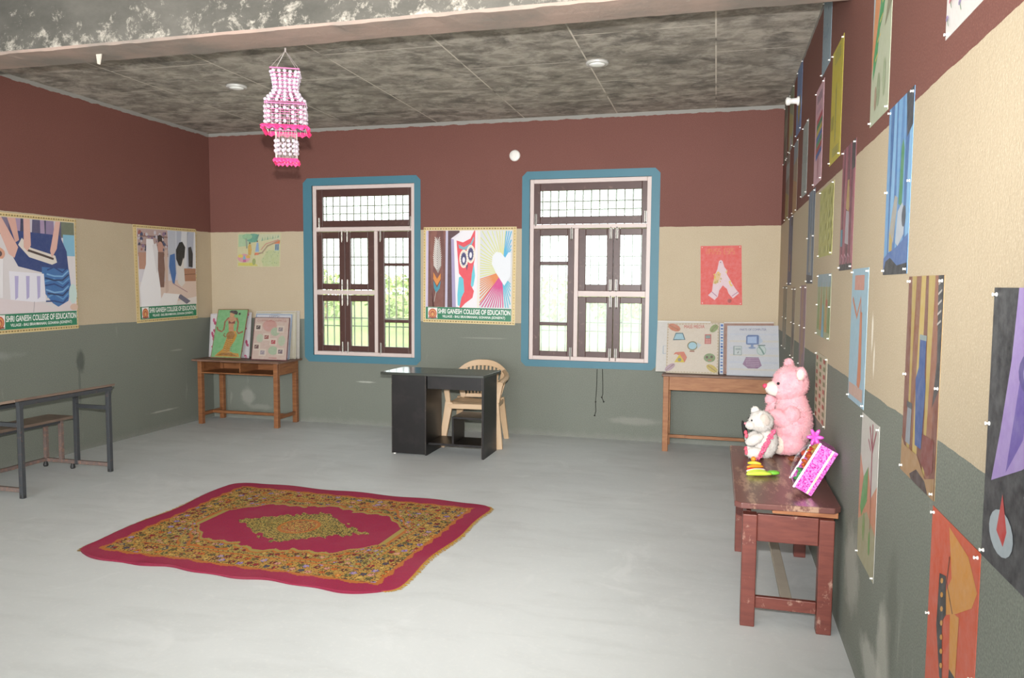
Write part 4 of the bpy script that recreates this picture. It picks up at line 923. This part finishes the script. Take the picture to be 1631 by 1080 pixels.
# metal dual desk by the left wall
t = thing('dual_desk', 'metal framed school desk with attached bench by the left wall', 'desk', (.5, -2.95, 0))
yn, yf = -3.36, -2.53
p = P(); p.hexa([(.44, yn-.05, .628), (.865, yn-.05, .708), (.865, yf+.06, .708), (.44, yf+.06, .628), (.44, yn-.05, .648), (.865, yn-.05, .728), (.865, yf+.06, .728), (.44, yf+.06, .648)]); p.part('desk_top', MDESKT, t, .003)
p = P(); p.beam((.85, yn-.02, .69), (.85, yf+.03, .69), .03, .03); p.beam((.46, yn-.02, .616), (.46, yf+.03, .616), .03, .03); p.part('top_frame', MSTEEL, t)
for y in (yn, yf):
    for x, z in ((.85, .70), (.52, .64)):
        p = P(); p.box((x-.016, y-.016, .0 if x > .6 else .04), (x+.016, y+.016, z-.008)); p.part('leg', MSTEEL, t, .002)
    p = P(); p.box((.536, y-.012, .52), (.834, y+.012, .55)); p.part('end_rail', MSTEEL, t)
    p = P(); p.box((.17, y-.014, .045), (.834, y+.014, .075)); p.part('floor_rail', MRUST, t, .002)
    for x in (.36, .20):
        p = P(); p.box((x-.014, y-.016, .045), (x+.014, y+.016, .405)); p.part('bench_leg', MRUST, t, .002)
    for x in (.47, .19, .85):
        p = P(); p.lathe((x, y, 0), [(.016, 0), (.02, .012), (.016, .03), (.012, .046)], 10); p.part('foot', MBALL, t)
p = P(); p.box((.186, yn+.014, .048), (.214, yf-.014, .076)); p.part('long_rail', MRUST, t, .002)
p = P(); p.box((.13, yn-.05, .406), (.40, yf+.1, .428)); p.part('bench_seat', MDESKT, t, .003)
p = P()
for x in (.36, .2): p.beam((x, yn, .394), (x, yf, .394), .024, .024)
p.part('seat_frame', MSTEEL, t)

# worn red brown table on the right
t = thing('worn_table', 'worn red brown wooden table holding soft toys against the right wall', 'table', (6.0, -3.55, 0))
TZ = .585; xl, xr, ynr, yfr = 5.765, 6.225, -4.135, -2.84
bm_ = P(); c = .03
ol = [(xl+c, ynr), (xr-c, ynr+.02), (xr, ynr+.06), (xr, yfr), (xl, yfr), (xl, ynr+c)]
i0 = bm_.add([(x, y, TZ-.028) for x, y in ol]); i1 = bm_.add([(x, y, TZ) for x, y in ol]); bm_.face([i0+k for k in reversed(range(6))]); bm_.face([i1+k for k in range(6)])
for k in range(6): bm_.face((i0+k, i0+(k+1) % 6, i1+(k+1) % 6, i1+k))
bm_.part('table_top', MREDTOP, t, .005)
p = P(); p.hexa([(5.93, -4.125, .543), (6.215, -4.08, .528), (6.215, -3.6, .528), (5.93, -3.6, .543), (5.93, -4.125, .556), (6.215, -4.08, .556), (6.215, -3.6, .556), (5.93, -3.6, .556)]); p.part('broken_underboard', MBARE, t, .003, label='bare splintered wood under the top')
legs(t, [(5.835, -4.085), (6.165, -4.085), (5.835, -3.06), (6.165, -3.06)], .527, .064, .06, MRED, .004)
p = P(); p.box((5.868, -4.095, .4), (6.132, -4.072, .527)); p.part('end_apron', MRED, t, .003)
p = P(); p.box((5.868, -3.07, .4), (6.132, -3.05, .527)); p.part('end_apron', MRED, t, .003)
for x in (5.832, 6.168):
    p = P(); p.box((x-.011, -4.054, .42), (x+.011, -3.09, .527)); p.part('side_apron', MRED, t, .003)
for y in (-4.085, -3.06):
    p = P(); p.box((5.868, y-.013, .085), (6.132, y+.013, .14)); p.part('end_stretcher', MRED, t, .003)
p = P(); p.box((5.985, -4.07, .1), (6.035, -3.074, .125)); p.part('long_plank', simple('bare grey plank', '#a39a8c', .7, .15), t, .003, label='grey bare plank joining the two ends')

# ------------------------------------------------------------------ soft toys
def zz4(x, y): return (1160+x/4.152, 560+y/4.152)
def tp(x, y, yy): return at(*zz4(x, y), 1, yy)
def pl_part(root, name, mat, items, fur=900, ln=.014, label=None):
    s = P(); s.sm = True
    for c_, r_, rot in items:
        s.ball(c_, r_, 20, rot); rr = r_ if not isinstance(r_, (int, float)) else (r_,)*3
        ar = (rr[0]*rr[1]+rr[1]*rr[2]+rr[0]*rr[2])/3
        s.fur(c_, r_, int(fur*ar/.01), ln, .0032, rot)
    for v in s.v: v.z = max(v.z, TZ+.002)
    return s.part(name, mat, root, label=label)
def Ry(a_): return Matrix.Rotation(a_, 3, 'Y')
def Rz(a_): return Matrix.Rotation(a_, 3, 'Z')
yb = -2.965
bx = 6.10
root = thing('teddy_bear', 'large pink teddy bear sitting on the worn table', 'soft toy', (bx, yb, TZ))
pl_part(root, 'body', MPINKF, [((bx+.015, yb, TZ+.175), (.115, .13, .18), Ry(.06)), ((bx+.01, yb, TZ+.28), (.098, .11, .12), None)], 800)
head = pl_part(root, 'head', MPINKF, [((bx-.005, yb, TZ+.435), (.105, .115, .108), None), ((bx-.02, yb, TZ+.395), (.09, .11, .075), None)], 900)
pl_part(root, 'ear', MPINKF, [((bx+.045, yb-.095, TZ+.505), (.03, .03, .042), Rz(.5))], 1100); pl_part(root, 'ear', MPINKF, [((bx-.01, yb+.085, TZ+.54), (.03, .03, .042), None)], 1100)
pl_part(root, 'inner_ear', MCREAMF, [((bx+.04, yb-.112, TZ+.5), (.024, .02, .034), Rz(.5))], 900, .009)
pl_part(root, 'muzzle', MCREAMF, [((bx-.1, yb-.02, TZ+.4), (.052, .055, .045), Ry(.15))], 900, .008)
p = P(); p.sm = True; p.ball((bx-.152, yb-.025, TZ+.415), (.016, .02, .015), 12); p.part('nose', simple('red plush nose', '#d2405c', .5), root)
for dy in (-.085, .06):
    p = P(); p.sm = True; p.ball((bx-.082, yb+dy, TZ+.44), .0095, 10); p.part('eye', simple('black bead', '#141214', .15), root)
pl_part(root, 'arm', MPINKF, [((bx-.06, yb-.09, TZ+.225), (.085, .045, .05), Ry(.45)), ((bx+.0, yb-.1, TZ+.255), (.05, .045, .055), None)], 1000)
pl_part(root, 'arm', MPINKF, [((bx-.08, yb+.09, TZ+.27), (.05, .045, .085), Ry(.6)), ((bx-.11, yb+.085, TZ+.315), (.035, .035, .035), None)], 1000)
for sy in (-1, 1):
    pl_part(root, 'leg', MPINKF, [((bx-.01, yb+sy*.085, TZ+.075), (.095, .062, .072), Ry(-.05)), ((bx-.05, yb+sy*.09, TZ+.066), (.04, .056, .06), None)], 1000)
    pl_part(root, 'foot_pad', MCREAMF, [((bx-.072, yb+sy*.09-.012, TZ+.066), (.03, .052, .056), Rz(.5))], 700, .007)

root.scale = (.965, .965, .955)
yw = -3.15
wx = 5.943
root = thing('teddy_bear', 'small white teddy bear with a pink garland beside the pink teddy', 'soft toy', (wx, yw, TZ))
pl_part(root, 'body', MWHITEF, [((wx+.015, yw, TZ+.095), (.075, .075, .1), Ry(.25))], 900)
pl_part(root, 'head', MWHITEF, [((wx-.02, yw-.01, TZ+.245), (.078, .075, .07), None)], 1000)
pl_part(root, 'muzzle', MWHITEF, [((wx-.085, yw-.025, TZ+.218), (.035, .034, .03), None)], 700, .008)
pl_part(root, 'ear', MGREYF, [((wx+.0, yw-.072, TZ+.265), (.03, .016, .042), Ry(-.4))], 900, .009, label='grey hanging ear'); pl_part(root, 'ear', MWHITEF, [((wx-.055, yw+.05, TZ+.3), (.028, .02, .034), None)], 900)
p = P(); p.sm = True; p.ball((wx-.118, yw-.03, TZ+.228), (.01, .012, .009), 10); p.part('nose', simple('pink nose', '#c4808a', .5), root)
p = P(); p.sm = True; p.ball((wx-.08, yw-.056, TZ+.255), .007, 8); p.part('eye', simple('dark bead', '#1c1a1c', .15), root)
MPAD = simple('rose paw felt', '#d2596c', .8)
for dy in (-.06, .055):
    pl_part(root, 'arm', MWHITEF, [((wx-.06, yw+dy, TZ+.13), (.062, .03, .033), Ry(-.5))], 1000); p = P(); p.sm = True; p.ball((wx-.112, yw+dy-.012, TZ+.155), (.012, .018, .016), 10); p.part('paw_pad', MPAD, root)
    pl_part(root, 'leg', MWHITEF, [((wx-.055, yw+dy, TZ+.04), (.06, .034, .038), None)], 1000); p = P(); p.sm = True; p.ball((wx-.108, yw+dy-.012, TZ+.045), (.012, .018, .018), 10); p.part('paw_pad', MPAD, root)
p = P(); p.sm = True; rg = random.Random(2)
for k in range(46):
    t_ = k/45; q = Vector((wx+.055-.09*t_, yw-.082-.022*math.sin(t_*3.1), TZ+.2-.19*t_))
    for _ in range(3): p.ball(q+Vector((rg.uniform(-.013, .013), rg.uniform(-.006, .006), rg.uniform(-.008, .008))), rg.uniform(.005, .009), 6)
p.part('garland', simple('pink sequin garland', '#d0607f', .35, .4, 60), root)
b = B(); b.sm = True; b.ball((5.852, -2.975, TZ+.095), (.016, .026, .09), 12, Ry(-.25)); b.ball((5.874, -2.975, TZ+.185), (.015, .02, .02), 10)  # rounded black form of unknown kind, partly behind the white bear
tag(b.build('black_object', simple('matt black', '#1d1a1a', .8, .2), off=(5.852, -2.975, TZ+.095)), 'black shape mostly hidden behind the white teddy', 'soft toy')

KW = .87
root.scale = (KW, KW, KW)
# toy fruit, diya, figurine
def fruit(name, label, path, r, mat):
    s = B(); s.sm = True; n_ = len(path); rr = [max(.0025, r*math.sin(math.pi*(.08+.84*i/(n_-1)))**.6) for i in range(n_)]
    s.tube(path, rr, 10); c_ = Vector(path[n_//2]); return tag(s.build(name, mat, off=c_), label, 'toy fruit', 'toy fruit heap on the worn table')
def fpx(x, y, z): return at(1180+x/15.42, 700+y/15.42, 2, z)
MY = simple('yellow clay paint', '#d8c23a', .3); MO = simple('orange clay paint', '#d88a2a', .3); MLG = simple('lime clay paint', '#b9cf4a', .3); MW2 = simple('white clay paint', '#e4dfcc', .35); MR2 = simple('red clay paint', '#c8452e', .35); MG2 = simple('green clay paint', '#6fb03c', .35)
def arc(x0, y0, x1, y1, z, bow, n_=9):
    A_, B_ = fpx(x0, y0, z), fpx(x1, y1, z); return [A_.lerp(B_, i/(n_-1))+Vector((0, 0, bow*math.sin(math.pi*i/(n_-1)))) for i in range(n_)]
fruit('toy_banana', 'lime yellow toy banana nearest the front of the heap', arc(140, 850, 750, 850, TZ+.012, .004), .0125, MLG)
fruit('toy_banana', 'pale lime toy banana lying second in the heap', arc(150, 800, 640, 790, TZ+.011, .003), .010, MLG)
fruit('toy_radish', 'white toy radish in the middle of the heap', arc(140, 775, 600, 745, TZ+.0095, .003), .0085, MW2)
fruit('toy_chilli', 'short red toy chilli above the white radish', arc(150, 740, 330, 715, TZ+.008, .002), .0075, MR2)
fruit('toy_banana', 'orange yellow toy banana above the red chilli', arc(150, 680, 550, 670, TZ+.0115, .004), .0105, MO)
fruit('toy_banana', 'bright yellow toy banana near the top of the heap', arc(170, 580, 500, 610, TZ+.0115, .004), .0105, MY)
s = B(); s.sm = True; cc = fpx(310, 480, TZ+.0145); s.ball(cc, .0145, 12); tag(s.build('toy_orange', MO, off=cc), 'round yellow orange toy fruit crowning the heap', 'toy fruit', 'toy fruit heap on the worn table')
s = B(); s.sm = True; cc = fpx(800, 815, TZ+.014); s.ball(cc, (.034, .022, .0125), 14, Rz(.2)); tag(s.build('toy_lime', MG2, off=cc), 'green oval toy fruit right of the bananas', 'toy fruit', 'toy fruit heap on the worn table')
s = B(); s.sm = True; q = at(*zz4(436, 728), 2, TZ); s.lathe(q, [(.02, 0), (.034, .012), (.036, .024), (.031, .024), (.026, .012), (.002, .008)], 20)
tag(s.build('clay_bowl', simple('brown terracotta', '#7d452c', .6), off=q), 'small brown clay bowl before the pink teddy', 'bowl')
q = at(*zz4(528, 738), 2, TZ); root = thing('figurine', 'tiny orange and green figurine beside the gift basket', 'figurine', q)
s = P(); s.sm = True; s.ball(q+Vector((0, 0, .015)), (.02, .02, .015), 12); s.part('base', MY, root)
s = P(); s.sm = True; s.tube([q+Vector((0, 0, .02)), q+Vector((.004, 0, .05)), q+Vector((.012, 0, .085)), q+Vector((.008, 0, .1))], [.015, .014, .011, .006], 10); s.part('body', simple('green yellow glaze', '#86863a', .35, .4, 40), root)
s = P(); s.sm = True; s.ball(q+Vector((-.02, -.008, .055)), (.02, .016, .018), 12); s.part('flower', simple('orange red glaze', '#d0532c', .35), root)

# gift basket leaning against the wall
gA = Vector((6.113, -3.95, TZ+.004)); gd = Vector((.47, 0, .88)).normalized(); gn = Vector((-gd.z, 0, gd.x)); gL, gD, gWd = .236, .085, .17
root = thing('gift_basket', 'magenta glitter gift basket wrapped in cellophane leaning on the wall', 'gift basket', gA)
gA2 = gA+Vector((0, 0, 0))
off0 = gd*0+Vector((.0, 0, 0))
def gp(l, d, w_): return gA2+gd*l+gn*d+Vector((0, w_, 0))
lift = max(0, -min((gp(0, 0, 0)-gA2).z, (gp(0, gD, 0)-gA2).z)); gA2 = gA2+Vector((0, 0, lift))
def gbox(s, l0, l1, d0, d1, w0, w1): s.hexa([gp(l0, d0, w0), gp(l1, d0, w0), gp(l1, d1, w0), gp(l0, d1, w0), gp(l0, d0, w1), gp(l1, d0, w1), gp(l1, d1, w1), gp(l0, d1, w1)])
k = N('magenta glitter paper'); vo = k.n('ShaderNodeTexVoronoi'); vo.inputs['Scale'].default_value = 170; k.put(vo.inputs['Vector'], k.obj())
MGLIT = k.done(k.mix(k.mr(vo.outputs['Color'], .2, .8), '#b3208f', '#e58ad8'), .25, .35, .6)
k = N('iridescent ribbon'); MRIB = k.done(k.mix(k.mr(k.noise(k.obj(), 45, 3), .4, .6), '#d8c7a0', '#c8e0d8'), .22, .4, .6)
s = P(); gbox(s, 0, gL, 0, .006, 0, gWd); s.part('tray_base', MGLIT, root)
s = P(); gbox(s, 0, gL, .006, gD, 0, .006); gbox(s, 0, gL, .006, gD, gWd-.006, gWd); gbox(s, 0, .006, .006, gD, .006, gWd-.006); gbox(s, gL-.006, gL, .006, gD, .006, gWd-.006); s.part('tray_side', MGLIT, root)
s = P(); gbox(s, 0, gL, .018, .028, -.003, 0); s.part('ribbon_band', MRIB, root)
MRIM = simple('pearly rim', '#e6e2e8', .3)
for w0_, w1_ in ((-.004, .002), (gWd-.002, gWd+.004)):
    s = P(); gbox(s, -.003, gL+.003, gD, gD+.009, w0_, w1_); s.part('white_rim', MRIM, root)
rg = random.Random(6); cols = [('orange', '#d0622c', 0), ('red', '#c2382c', 1), ('green', '#4aa05a', 2), ('gold', '#c9a24a', 3)]
for nm, cc_, kx in cols:
    s = P(); s.sm = True
    for _ in range(16):
        l = {0: .12, 1: .16, 2: .045, 3: .2}[kx]+rg.uniform(-.03, .03); s.ball(gp(max(.02, min(gL-.02, l)), gD-.03+rg.uniform(0, .03), rg.uniform(.02, gWd-.02)), (rg.uniform(.008, .013), rg.uniform(.012, .03), .009), 8, Rz(rg.uniform(-1, 1)))
    s.part('sweet', simple(nm+' foil', cc_, .25, .25, 40, metal=.3), root, label=nm+' foil wrapped sweets')
s = P(); s.sm = True; n1 = 12
base = s.add([gp(gL*i/n1, gD+.006+.045*math.sin(math.pi*i/n1)**.7*math.sin(math.pi*j/n1)**.7+.004*math.sin(i*2.3+j*1.7), gWd*j/n1) for i in range(n1+1) for j in range(n1+1)])
for i in range(n1):
    for j in range(n1): q_ = base+i*(n1+1)+j; s.face((q_, q_+1, q_+n1+2, q_+n1+1))
s.part('cellophane', MCELLO, root)
s = P(); s.sm = True; bq = gp(gL+.005, gD+.022, .1)
for k_ in range(6):
    a_ = k_*math.pi/3; dv = Vector((math.cos(a_)*.8, -.3, math.sin(a_)))
    s.ball(bq+dv*.022, (.01, .024, .01), 8, dv.to_track_quat('Y', 'Z').to_matrix())
s.part('bow', simple('pink foil bow', '#d45ab8', .25, .2, 30, metal=.2), root)

# ------------------------------------------------------------------ carpet
def carpet():
    rg = random.Random(12); NX, NY = 300, 230
    cL, cT, cR, cB = [Vector(v) for v in ((2.085, -4.215), (2.06, -2.53), (4.185, -2.60), (4.10, -4.27))]
    gold, gold2, ora, olive, dk = '#ac8a48', '#9c8a4e', '#ad6836', '#77693a', '#4e3f33'
    crim = '#94304a'; bits = [lin(c_) for c_ in ('#8a3034', '#3f4a58', '#c08a7c', '#b5652a', '#5d5f3a', '#b99a52', '#5a3a2c', '#8d7bb0', '#6b2a2c')]
    G_, G2, O_, OL, DK, CR = map(lin, (gold, gold2, ora, olive, dk, crim))
    def field(x, y):                       # crimson medallion field, x,y in -1..1 (long axis x)
        ax, ay = abs(x), abs(y)
        lim = .45 if ax < .42 else .45-(ax-.42)*1.25
        if ax < .09: lim = .54-ax*.4
        elif ax < .17: lim = .49
        if ax > .62: return max(1.0+(ax-.62)*2.2, ay/max(.05, lim))
        lim += .012*math.sin(ax*60)
        return ay/lim
    def colr(i, j):
        x = (i+.5)/NX*2-1; y = (j+.5)/NY*2-1; ax, ay = abs(x), abs(y)
        ex, ey = (1-ax)*1.05, (1-ay)*.85; e = min(ex, ey)          # metres to the edge
        if e < .115+.008*math.sin((x if ey < ex else y)*40): return tuple(c_*rg.uniform(.92, 1.06) for c_ in CR)
        if e < .128: return O_
        f = field(x, y)
        if f < 1:
            d = ax/.45+ay/.37; d += .10*math.sin(x*38)*math.cos(y*30)+.05*math.sin(x*90+y*70)
            if d < 1:
                rr = (x/.13)**2+(y/.17)**2
                if rr < 1: return rg.choice([lin('#a56a45'), bits[4], bits[5], bits[0], G_]) if rr < .7 else O_
                return rg.choice([G2, OL, G_, lin('#a99752'), DK, bits[4]])
            return tuple(c_*rg.uniform(.92, 1.06) for c_ in CR)
        if f < 1.07: return G2
        if f < 1.11: return O_
        # border and spandrel motifs, in metres
        X, Y = x*1.05, y*.85; band = (e-.128)/.175
        def flowers(cell, seed, bg):
            ci, cj = math.floor(X/cell), math.floor(Y/cell); hsh = (ci*73+cj*151+seed*37+ci*cj*29) % 101
            ox, oy = ((hsh*17) % 23/23-.5)*.45, ((hsh*31) % 19/19-.5)*.45
            dx, dy = X/cell-ci-.5-ox, Y/cell-cj-.5-oy; d = math.hypot(dx, dy)*cell; ang = math.atan2(dy, dx)
            rad = cell*.30*(1+.22*math.cos(5*ang))
            if d < rad*.35: return lin('#c9a45c') if hsh % 2 else lin('#7a2a33')
            if d < rad: return bits[hsh % 9]
            if d < rad*1.22: return DK
            if abs(math.sin(X*46+1.6*math.sin(Y*52))) < .11 or abs(math.sin(Y*41+1.4*math.sin(X*57))) < .08: return O_
            q = rg.random(); return bg if q < .72 else (OL if q < .9 else DK)
        if band < 1:
            if band < .07 or .93 < band: return O_
            return flowers(.058, 3, G_)
        if band < 1.09: return DK if (i+j) % 5 == 0 else G2
        if 1.30 < f < 1.40 or 1.75 < f < 1.82: return O_
        return flowers(.047, 8, G2)
    def top(u, v):
        # rounded corners + wavy outline
        p2 = (cL*(1-u)+cB*u)*(1-v)+(cT*(1-u)+cR*u)*v
        cu, cv = u*2-1, v*2-1; k_ = max(0, abs(cu)*abs(cv)-.82)/.18
        p2 = p2-Vector((cu, cv))*.05*k_*k_
        p2 = p2+Vector((0, .012*math.sin(u*19+1)+.008*math.sin(u*41)))*max(0, -cv)**6+Vector((.012*math.sin(v*14), 0))*abs(cu)**8
        edge = min(1-abs(cu), 1-abs(cv))
        z = .009+.004*math.sin(u*23+v*9)*math.exp(-edge*14)+.010*math.exp(-((u-.27)/.03)**2)*max(0, -cv)**20
        return Vector((p2.x, p2.y, max(.004, z)))
    bb = B(); bb.sm = True
    bb.add([top(i/NX, j/NY) for j in range(NY+1) for i in range(NX+1)])
    for j in range(NY):
        for i in range(NX): q = j*(NX+1)+i; bb.face((q, q+1, q+NX+2, q+NX+1), colr(i, j))
    rim = [i for i in range(NX+1)]+[j*(NX+1)+NX for j in range(1, NY+1)]+[NY*(NX+1)+i for i in range(NX-1, -1, -1)]+[j*(NX+1) for j in range(NY-1, 0, -1)]
    lo = bb.add([Vector((bb.v[i].x, bb.v[i].y, .0005)) for i in rim])
    for q in range(len(rim)): r_ = (q+1) % len(rim); bb.face((lo+q, lo+r_, rim[r_], rim[q]), tuple(c_*.5 for c_ in CR))  # side colour halved to offset the flash striking the carpet edge
    k = N('woven carpet'); a_ = k.n('ShaderNodeVertexColor', layer_name='Col').outputs[0]
    c_ = k.mix(k.mr(k.noise(k.pos(), 3, 5, .6), .45, .8, 0, .07), a_, '#b09a8c'); k.bump(k.noise(k.pos(), 300, 2), .4, .004)
    mc = k.done(c_, .9, 0, .1)
    ro = bb.build('carpet', mc, off=(3.1, -3.4, 0)); tag(ro, 'crimson and gold patterned carpet lying on the cement floor', 'carpet')
    MFRG = simple('gold fringe', '#b58a2e', .7, .25, 40)
    for u, sg in ((0, -1), (1, 1)):
        s = B()
        for q in range(230):
            v = q/229; p0 = top(u, v); ln = rg.uniform(.018, .032); d_ = Vector((sg, rg.uniform(-.35, .35), 0)).normalized()
            p0 = p0-Vector((sg*.003, 0, 0)); t_ = Vector((0, 1, 0))*.0042
            s.poly([p0-t_, p0+t_, p0+t_*.6+d_*ln+Vector((0, 0, .003-p0.z)), p0-t_*.6+d_*ln+Vector((0, 0, .003-p0.z))])
        s.v = [v-Vector((3.1, -3.4, 0)) for v in s.v]
        s.build('fringe', MFRG, ro, label='gold yarn fringe')
carpet()

# ------------------------------------------------------------------ bead chandelier
def chandelier():
    cx, cy = 3.258, -3.74; rz = math.radians(27)
    root = thing('shell_chandelier', 'hanging chandelier of white shell beads with pink frills under the beam', 'chandelier', (cx, cy, 2.9))
    MPK = simple('mauve pink rod', '#b8688f', .4); MFR = simple('hot pink frill', '#e0356f', .6, .2, 40); MSH = simple('white shell', '#bcaebb', .3, .06, 40); MSI = simple('silver bugle beads', '#a59c98', .3, .15, 40, metal=.5)
    def R2(x, y): return (cx+x*math.cos(rz)-y*math.sin(rz), cy+x*math.sin(rz)+y*math.cos(rz))
    def sq(h): return [(-h, -h), (h, -h), (h, h), (-h, h)]
    def square(z, h, r_, mat, nm):
        p = P(); c_ = [R2(*q)+(z,) for q in sq(h)]
        for a_, d_ in zip(c_, c_[1:]+c_[:1]): p.tube([a_, d_], r_, 6)
        p.part(nm, mat, root)
    hT, hM, hL = .078, .108, .057
    square(2.768, hT, .004, MPK, 'top_frame'); square(2.568, hM, .004, MPK, 'middle_frame'); square(2.43, hL, .003, MPK, 'lower_frame')
    p = P()
    for q in sq(hT): p.tube([R2(*q)+(2.768,), (cx, cy-.0, 2.885)], .0022, 5)
    p.tube([(cx, cy, 2.875), (cx, cy, 2.9)], .006, 6); p.part('hanging_cord', MSI, root)
    def frill(z, h, nm):
        p = P(); rows_ = []; n_ = 72; rg = random.Random(int(z*100))
        for i in range(n_):
            t_ = i/n_*4; sd = int(t_); f = t_-sd; a_, c_ = sq(h)[sd], sq(h)[(sd+1) % 4]; x, y = a_[0]+(c_[0]-a_[0])*f, a_[1]+(c_[1]-a_[1])*f
            w_ = .006*math.sin(i*1.9)+rg.uniform(-.003, .003); d_ = 1+.12+.06*math.sin(i*2.4)
            rows_.append(p.add([R2(x, y)+(z+.012,), R2(x*d_, y*d_)+(z+w_,), R2(x*1.04, y*1.04)+(z-.012+w_,), R2(x*.96, y*.96)+(z,)]))
        for i in range(n_):
            a_, c_ = rows_[i], rows_[(i+1) % n_]
            for q in range(4): p.face((a_+q, a_+(q+1) % 4, c_+(q+1) % 4, c_+q))
        p.part(nm, MFR, root)
    frill(2.44, hM+.008, 'pink_frill'); frill(2.262, hL+.006, 'pink_frill')
    # strands of silver bugle beads
    p = P()
    for h, za, zb_, n_ in ((hM, 2.568, 2.44, 9), (hL, 2.43, 2.262, 7)):
        for sd in range(4):
            for q in range(n_):
                f = (q+.5)/n_; a_, c_ = sq(h)[sd], sq(h)[(sd+1) % 4]; xy = R2(a_[0]+(c_[0]-a_[0])*f, a_[1]+(c_[1]-a_[1])*f); p.tube([xy+(za,), xy+(zb_,)], .0017, 5)
    so = p.part('bead_strand', MSI, root); so['kind'] = 'stuff'
    pos = []
    nr = 9
    for i in range(nr):
        z = 2.752-i*.0205; t_ = i/(nr-1); h = hT*.97-(.014*math.sin(min(1, t_/.55)*math.pi*.5))+(hM-hT+.014)*max(0, (t_-.55)/.45)**1.3
        for sd in range(4):
            for q in range(5): pos.append((z, h, sd, (q+.5)/5))
    for i in range(4):
        for sd in range(4):
            for q in range(5):
                if i == 0 or q != 2 or i > 2: pos.append((2.548-i*.026, hM, sd, (q+.5)/5))
    for i in range(3):
        for sd in range(4):
            for q in range(4): pos.append((2.372-i*.028, hL, sd, (q+.5)/4))
    pts = []
    for z, h, sd, f in pos:
        a_, c_ = sq(h)[sd], sq(h)[(sd+1) % 4]; xy = R2(a_[0]+(c_[0]-a_[0])*f, a_[1]+(c_[1]-a_[1])*f); pts.append(Vector(xy+(z+random.uniform(-.003, .003),)))
    pts.sort(key=lambda q: (q-CAMP).length)
    bb = B(); bb.sm = True; bb.ball((0, 0, 0), (.0112, .0105, .0098), 10); first = bb.build('shell_bead', MSH, root, pts[0]-root.location)
    for q in pts[1:99]:
        o = first.copy(); COL.objects.link(o); o.parent = root; o.location = q-root.location; o.rotation_euler = (random.random(), random.random(), random.random()*3)
    p = P(); p.sm = True
    for q in pts[99:]: p.ball(q, (.0112, .0105, .0098), 8)
    o = p.part('shell_bead_mass', MSH, root); o['kind'] = 'stuff'
    p = P()                                   # pink threads between the shells
    for i in range(nr):
        z = 2.743-i*.0205; t_ = i/(nr-1); h = hT*.97-(.014*math.sin(min(1, t_/.55)*math.pi*.5))+(hM-hT+.014)*max(0, (t_-.55)/.45)**1.3
        c_ = [R2(*q)+(z,) for q in sq(h)]
        for a_, d_ in zip(c_, c_[1:]+c_[:1]): p.tube([a_, d_], .0022, 5)
    for i in range(3):
        c_ = [R2(*q)+(2.536-i*.026,) for q in sq(hM)]
        for a_, d_ in zip(c_, c_[1:]+c_[:1]): p.tube([a_, d_], .0018, 5)
    p.part('pink_thread', MPK, root)
chandelier()

# ------------------------------------------------------------------ small fixtures
MLAMP = simple('frosted lamp glass', '#e2e2de', .2, .03, spec=.6); MCHR = simple('grey metal rim', '#c9c8c4', .35, .05, metal=.2)
for (x, y, lb) in ((1.61, -1.80, 'round ceiling light left of the hanging chandelier'), (4.74, -1.78, 'round ceiling light right of the hanging chandelier')):
    t = thing('ceiling_light', lb, 'light', (x, y, H), 'round ceiling lights')
    s = P(); s.sm = True; s.lathe((x, y, H), [(.088, 0), (.088, -.014), (.08, -.02), (.066, -.02)], 28); s.part('rim', MCHR, t)
    s = P(); s.sm = True; s.lathe((x, y, H-.018), [(.066, 0), (.055, -.009), (.03, -.014), (.004, -.016)], 24); s.part('diffuser', MLAMP, t)
s = B(); s.sm = True; s.lathe((0, 0, 0), [(.058, 0), (.056, -.008), (.045, -.016), (.02, -.02), (.002, -.02)], 28, 1)
for dx in (-.02, .02): s.lathe((dx, -.0195, 0), [(.005, 0), (.004, -.003)], 8, 1)
tag(s.build('ceiling_rose', MPIN, off=None, loc=(3.627, -.0005, 2.887)), 'round white plastic cover high on the back wall', 'wall fitting')
s = B(); s.sm = True; s.lathe((0, 0, 0), [(.035, 0), (.035, -.012), (.022, -.02), (.02, -.06), (.03, -.068), (.03, -.09), (.012, -.098), (.001, -.098)], 18, 0)
tag(s.build('insulator', MPIN, loc=(W-.0095, -1.47, 2.965)), 'white spool insulator on the upper right wall', 'wall fitting')
MBK = simple('black wire', '#23231f', .6)
for pts_, lb in (([(951, 588), (950.5, 610), (949.5, 628), (948.5, 640), (949, 655), (947, 662)], 'longer black wire hanging below the right window'), ([(959.5, 588), (960, 610), (960, 628), (958.5, 633), (961.5, 640)], 'shorter black wire hanging below the right window')):
    s = B(); q = [at(x, y, 1, -.0085) for x, y in pts_]; s.tube(q, .0035, 6); s.ball(q[-1], .008, 8); s.ball(q[3], .0075, 8)
    tag(s.build('hanging_wire', MBK, off=q[0]), lb, 'wire', 'loose wires under the right window')
s = B(); q = at(157, 93, 1, -3.9); q.z = 2.899
s.hexa([q+Vector(v) for v in ((-.01, 0, -.055), (.006, 0, -.06), (.008, .004, -.06), (-.008, .004, -.055), (-.018, 0, 0), (.02, 0, 0), (.02, .006, 0), (-.018, .006, 0))])
tag(s.build('plaster_flake', simple('loose plaster', '#b3aca0', .8), off=q), 'loose pale flake hanging from the beam near the left end', 'flake')
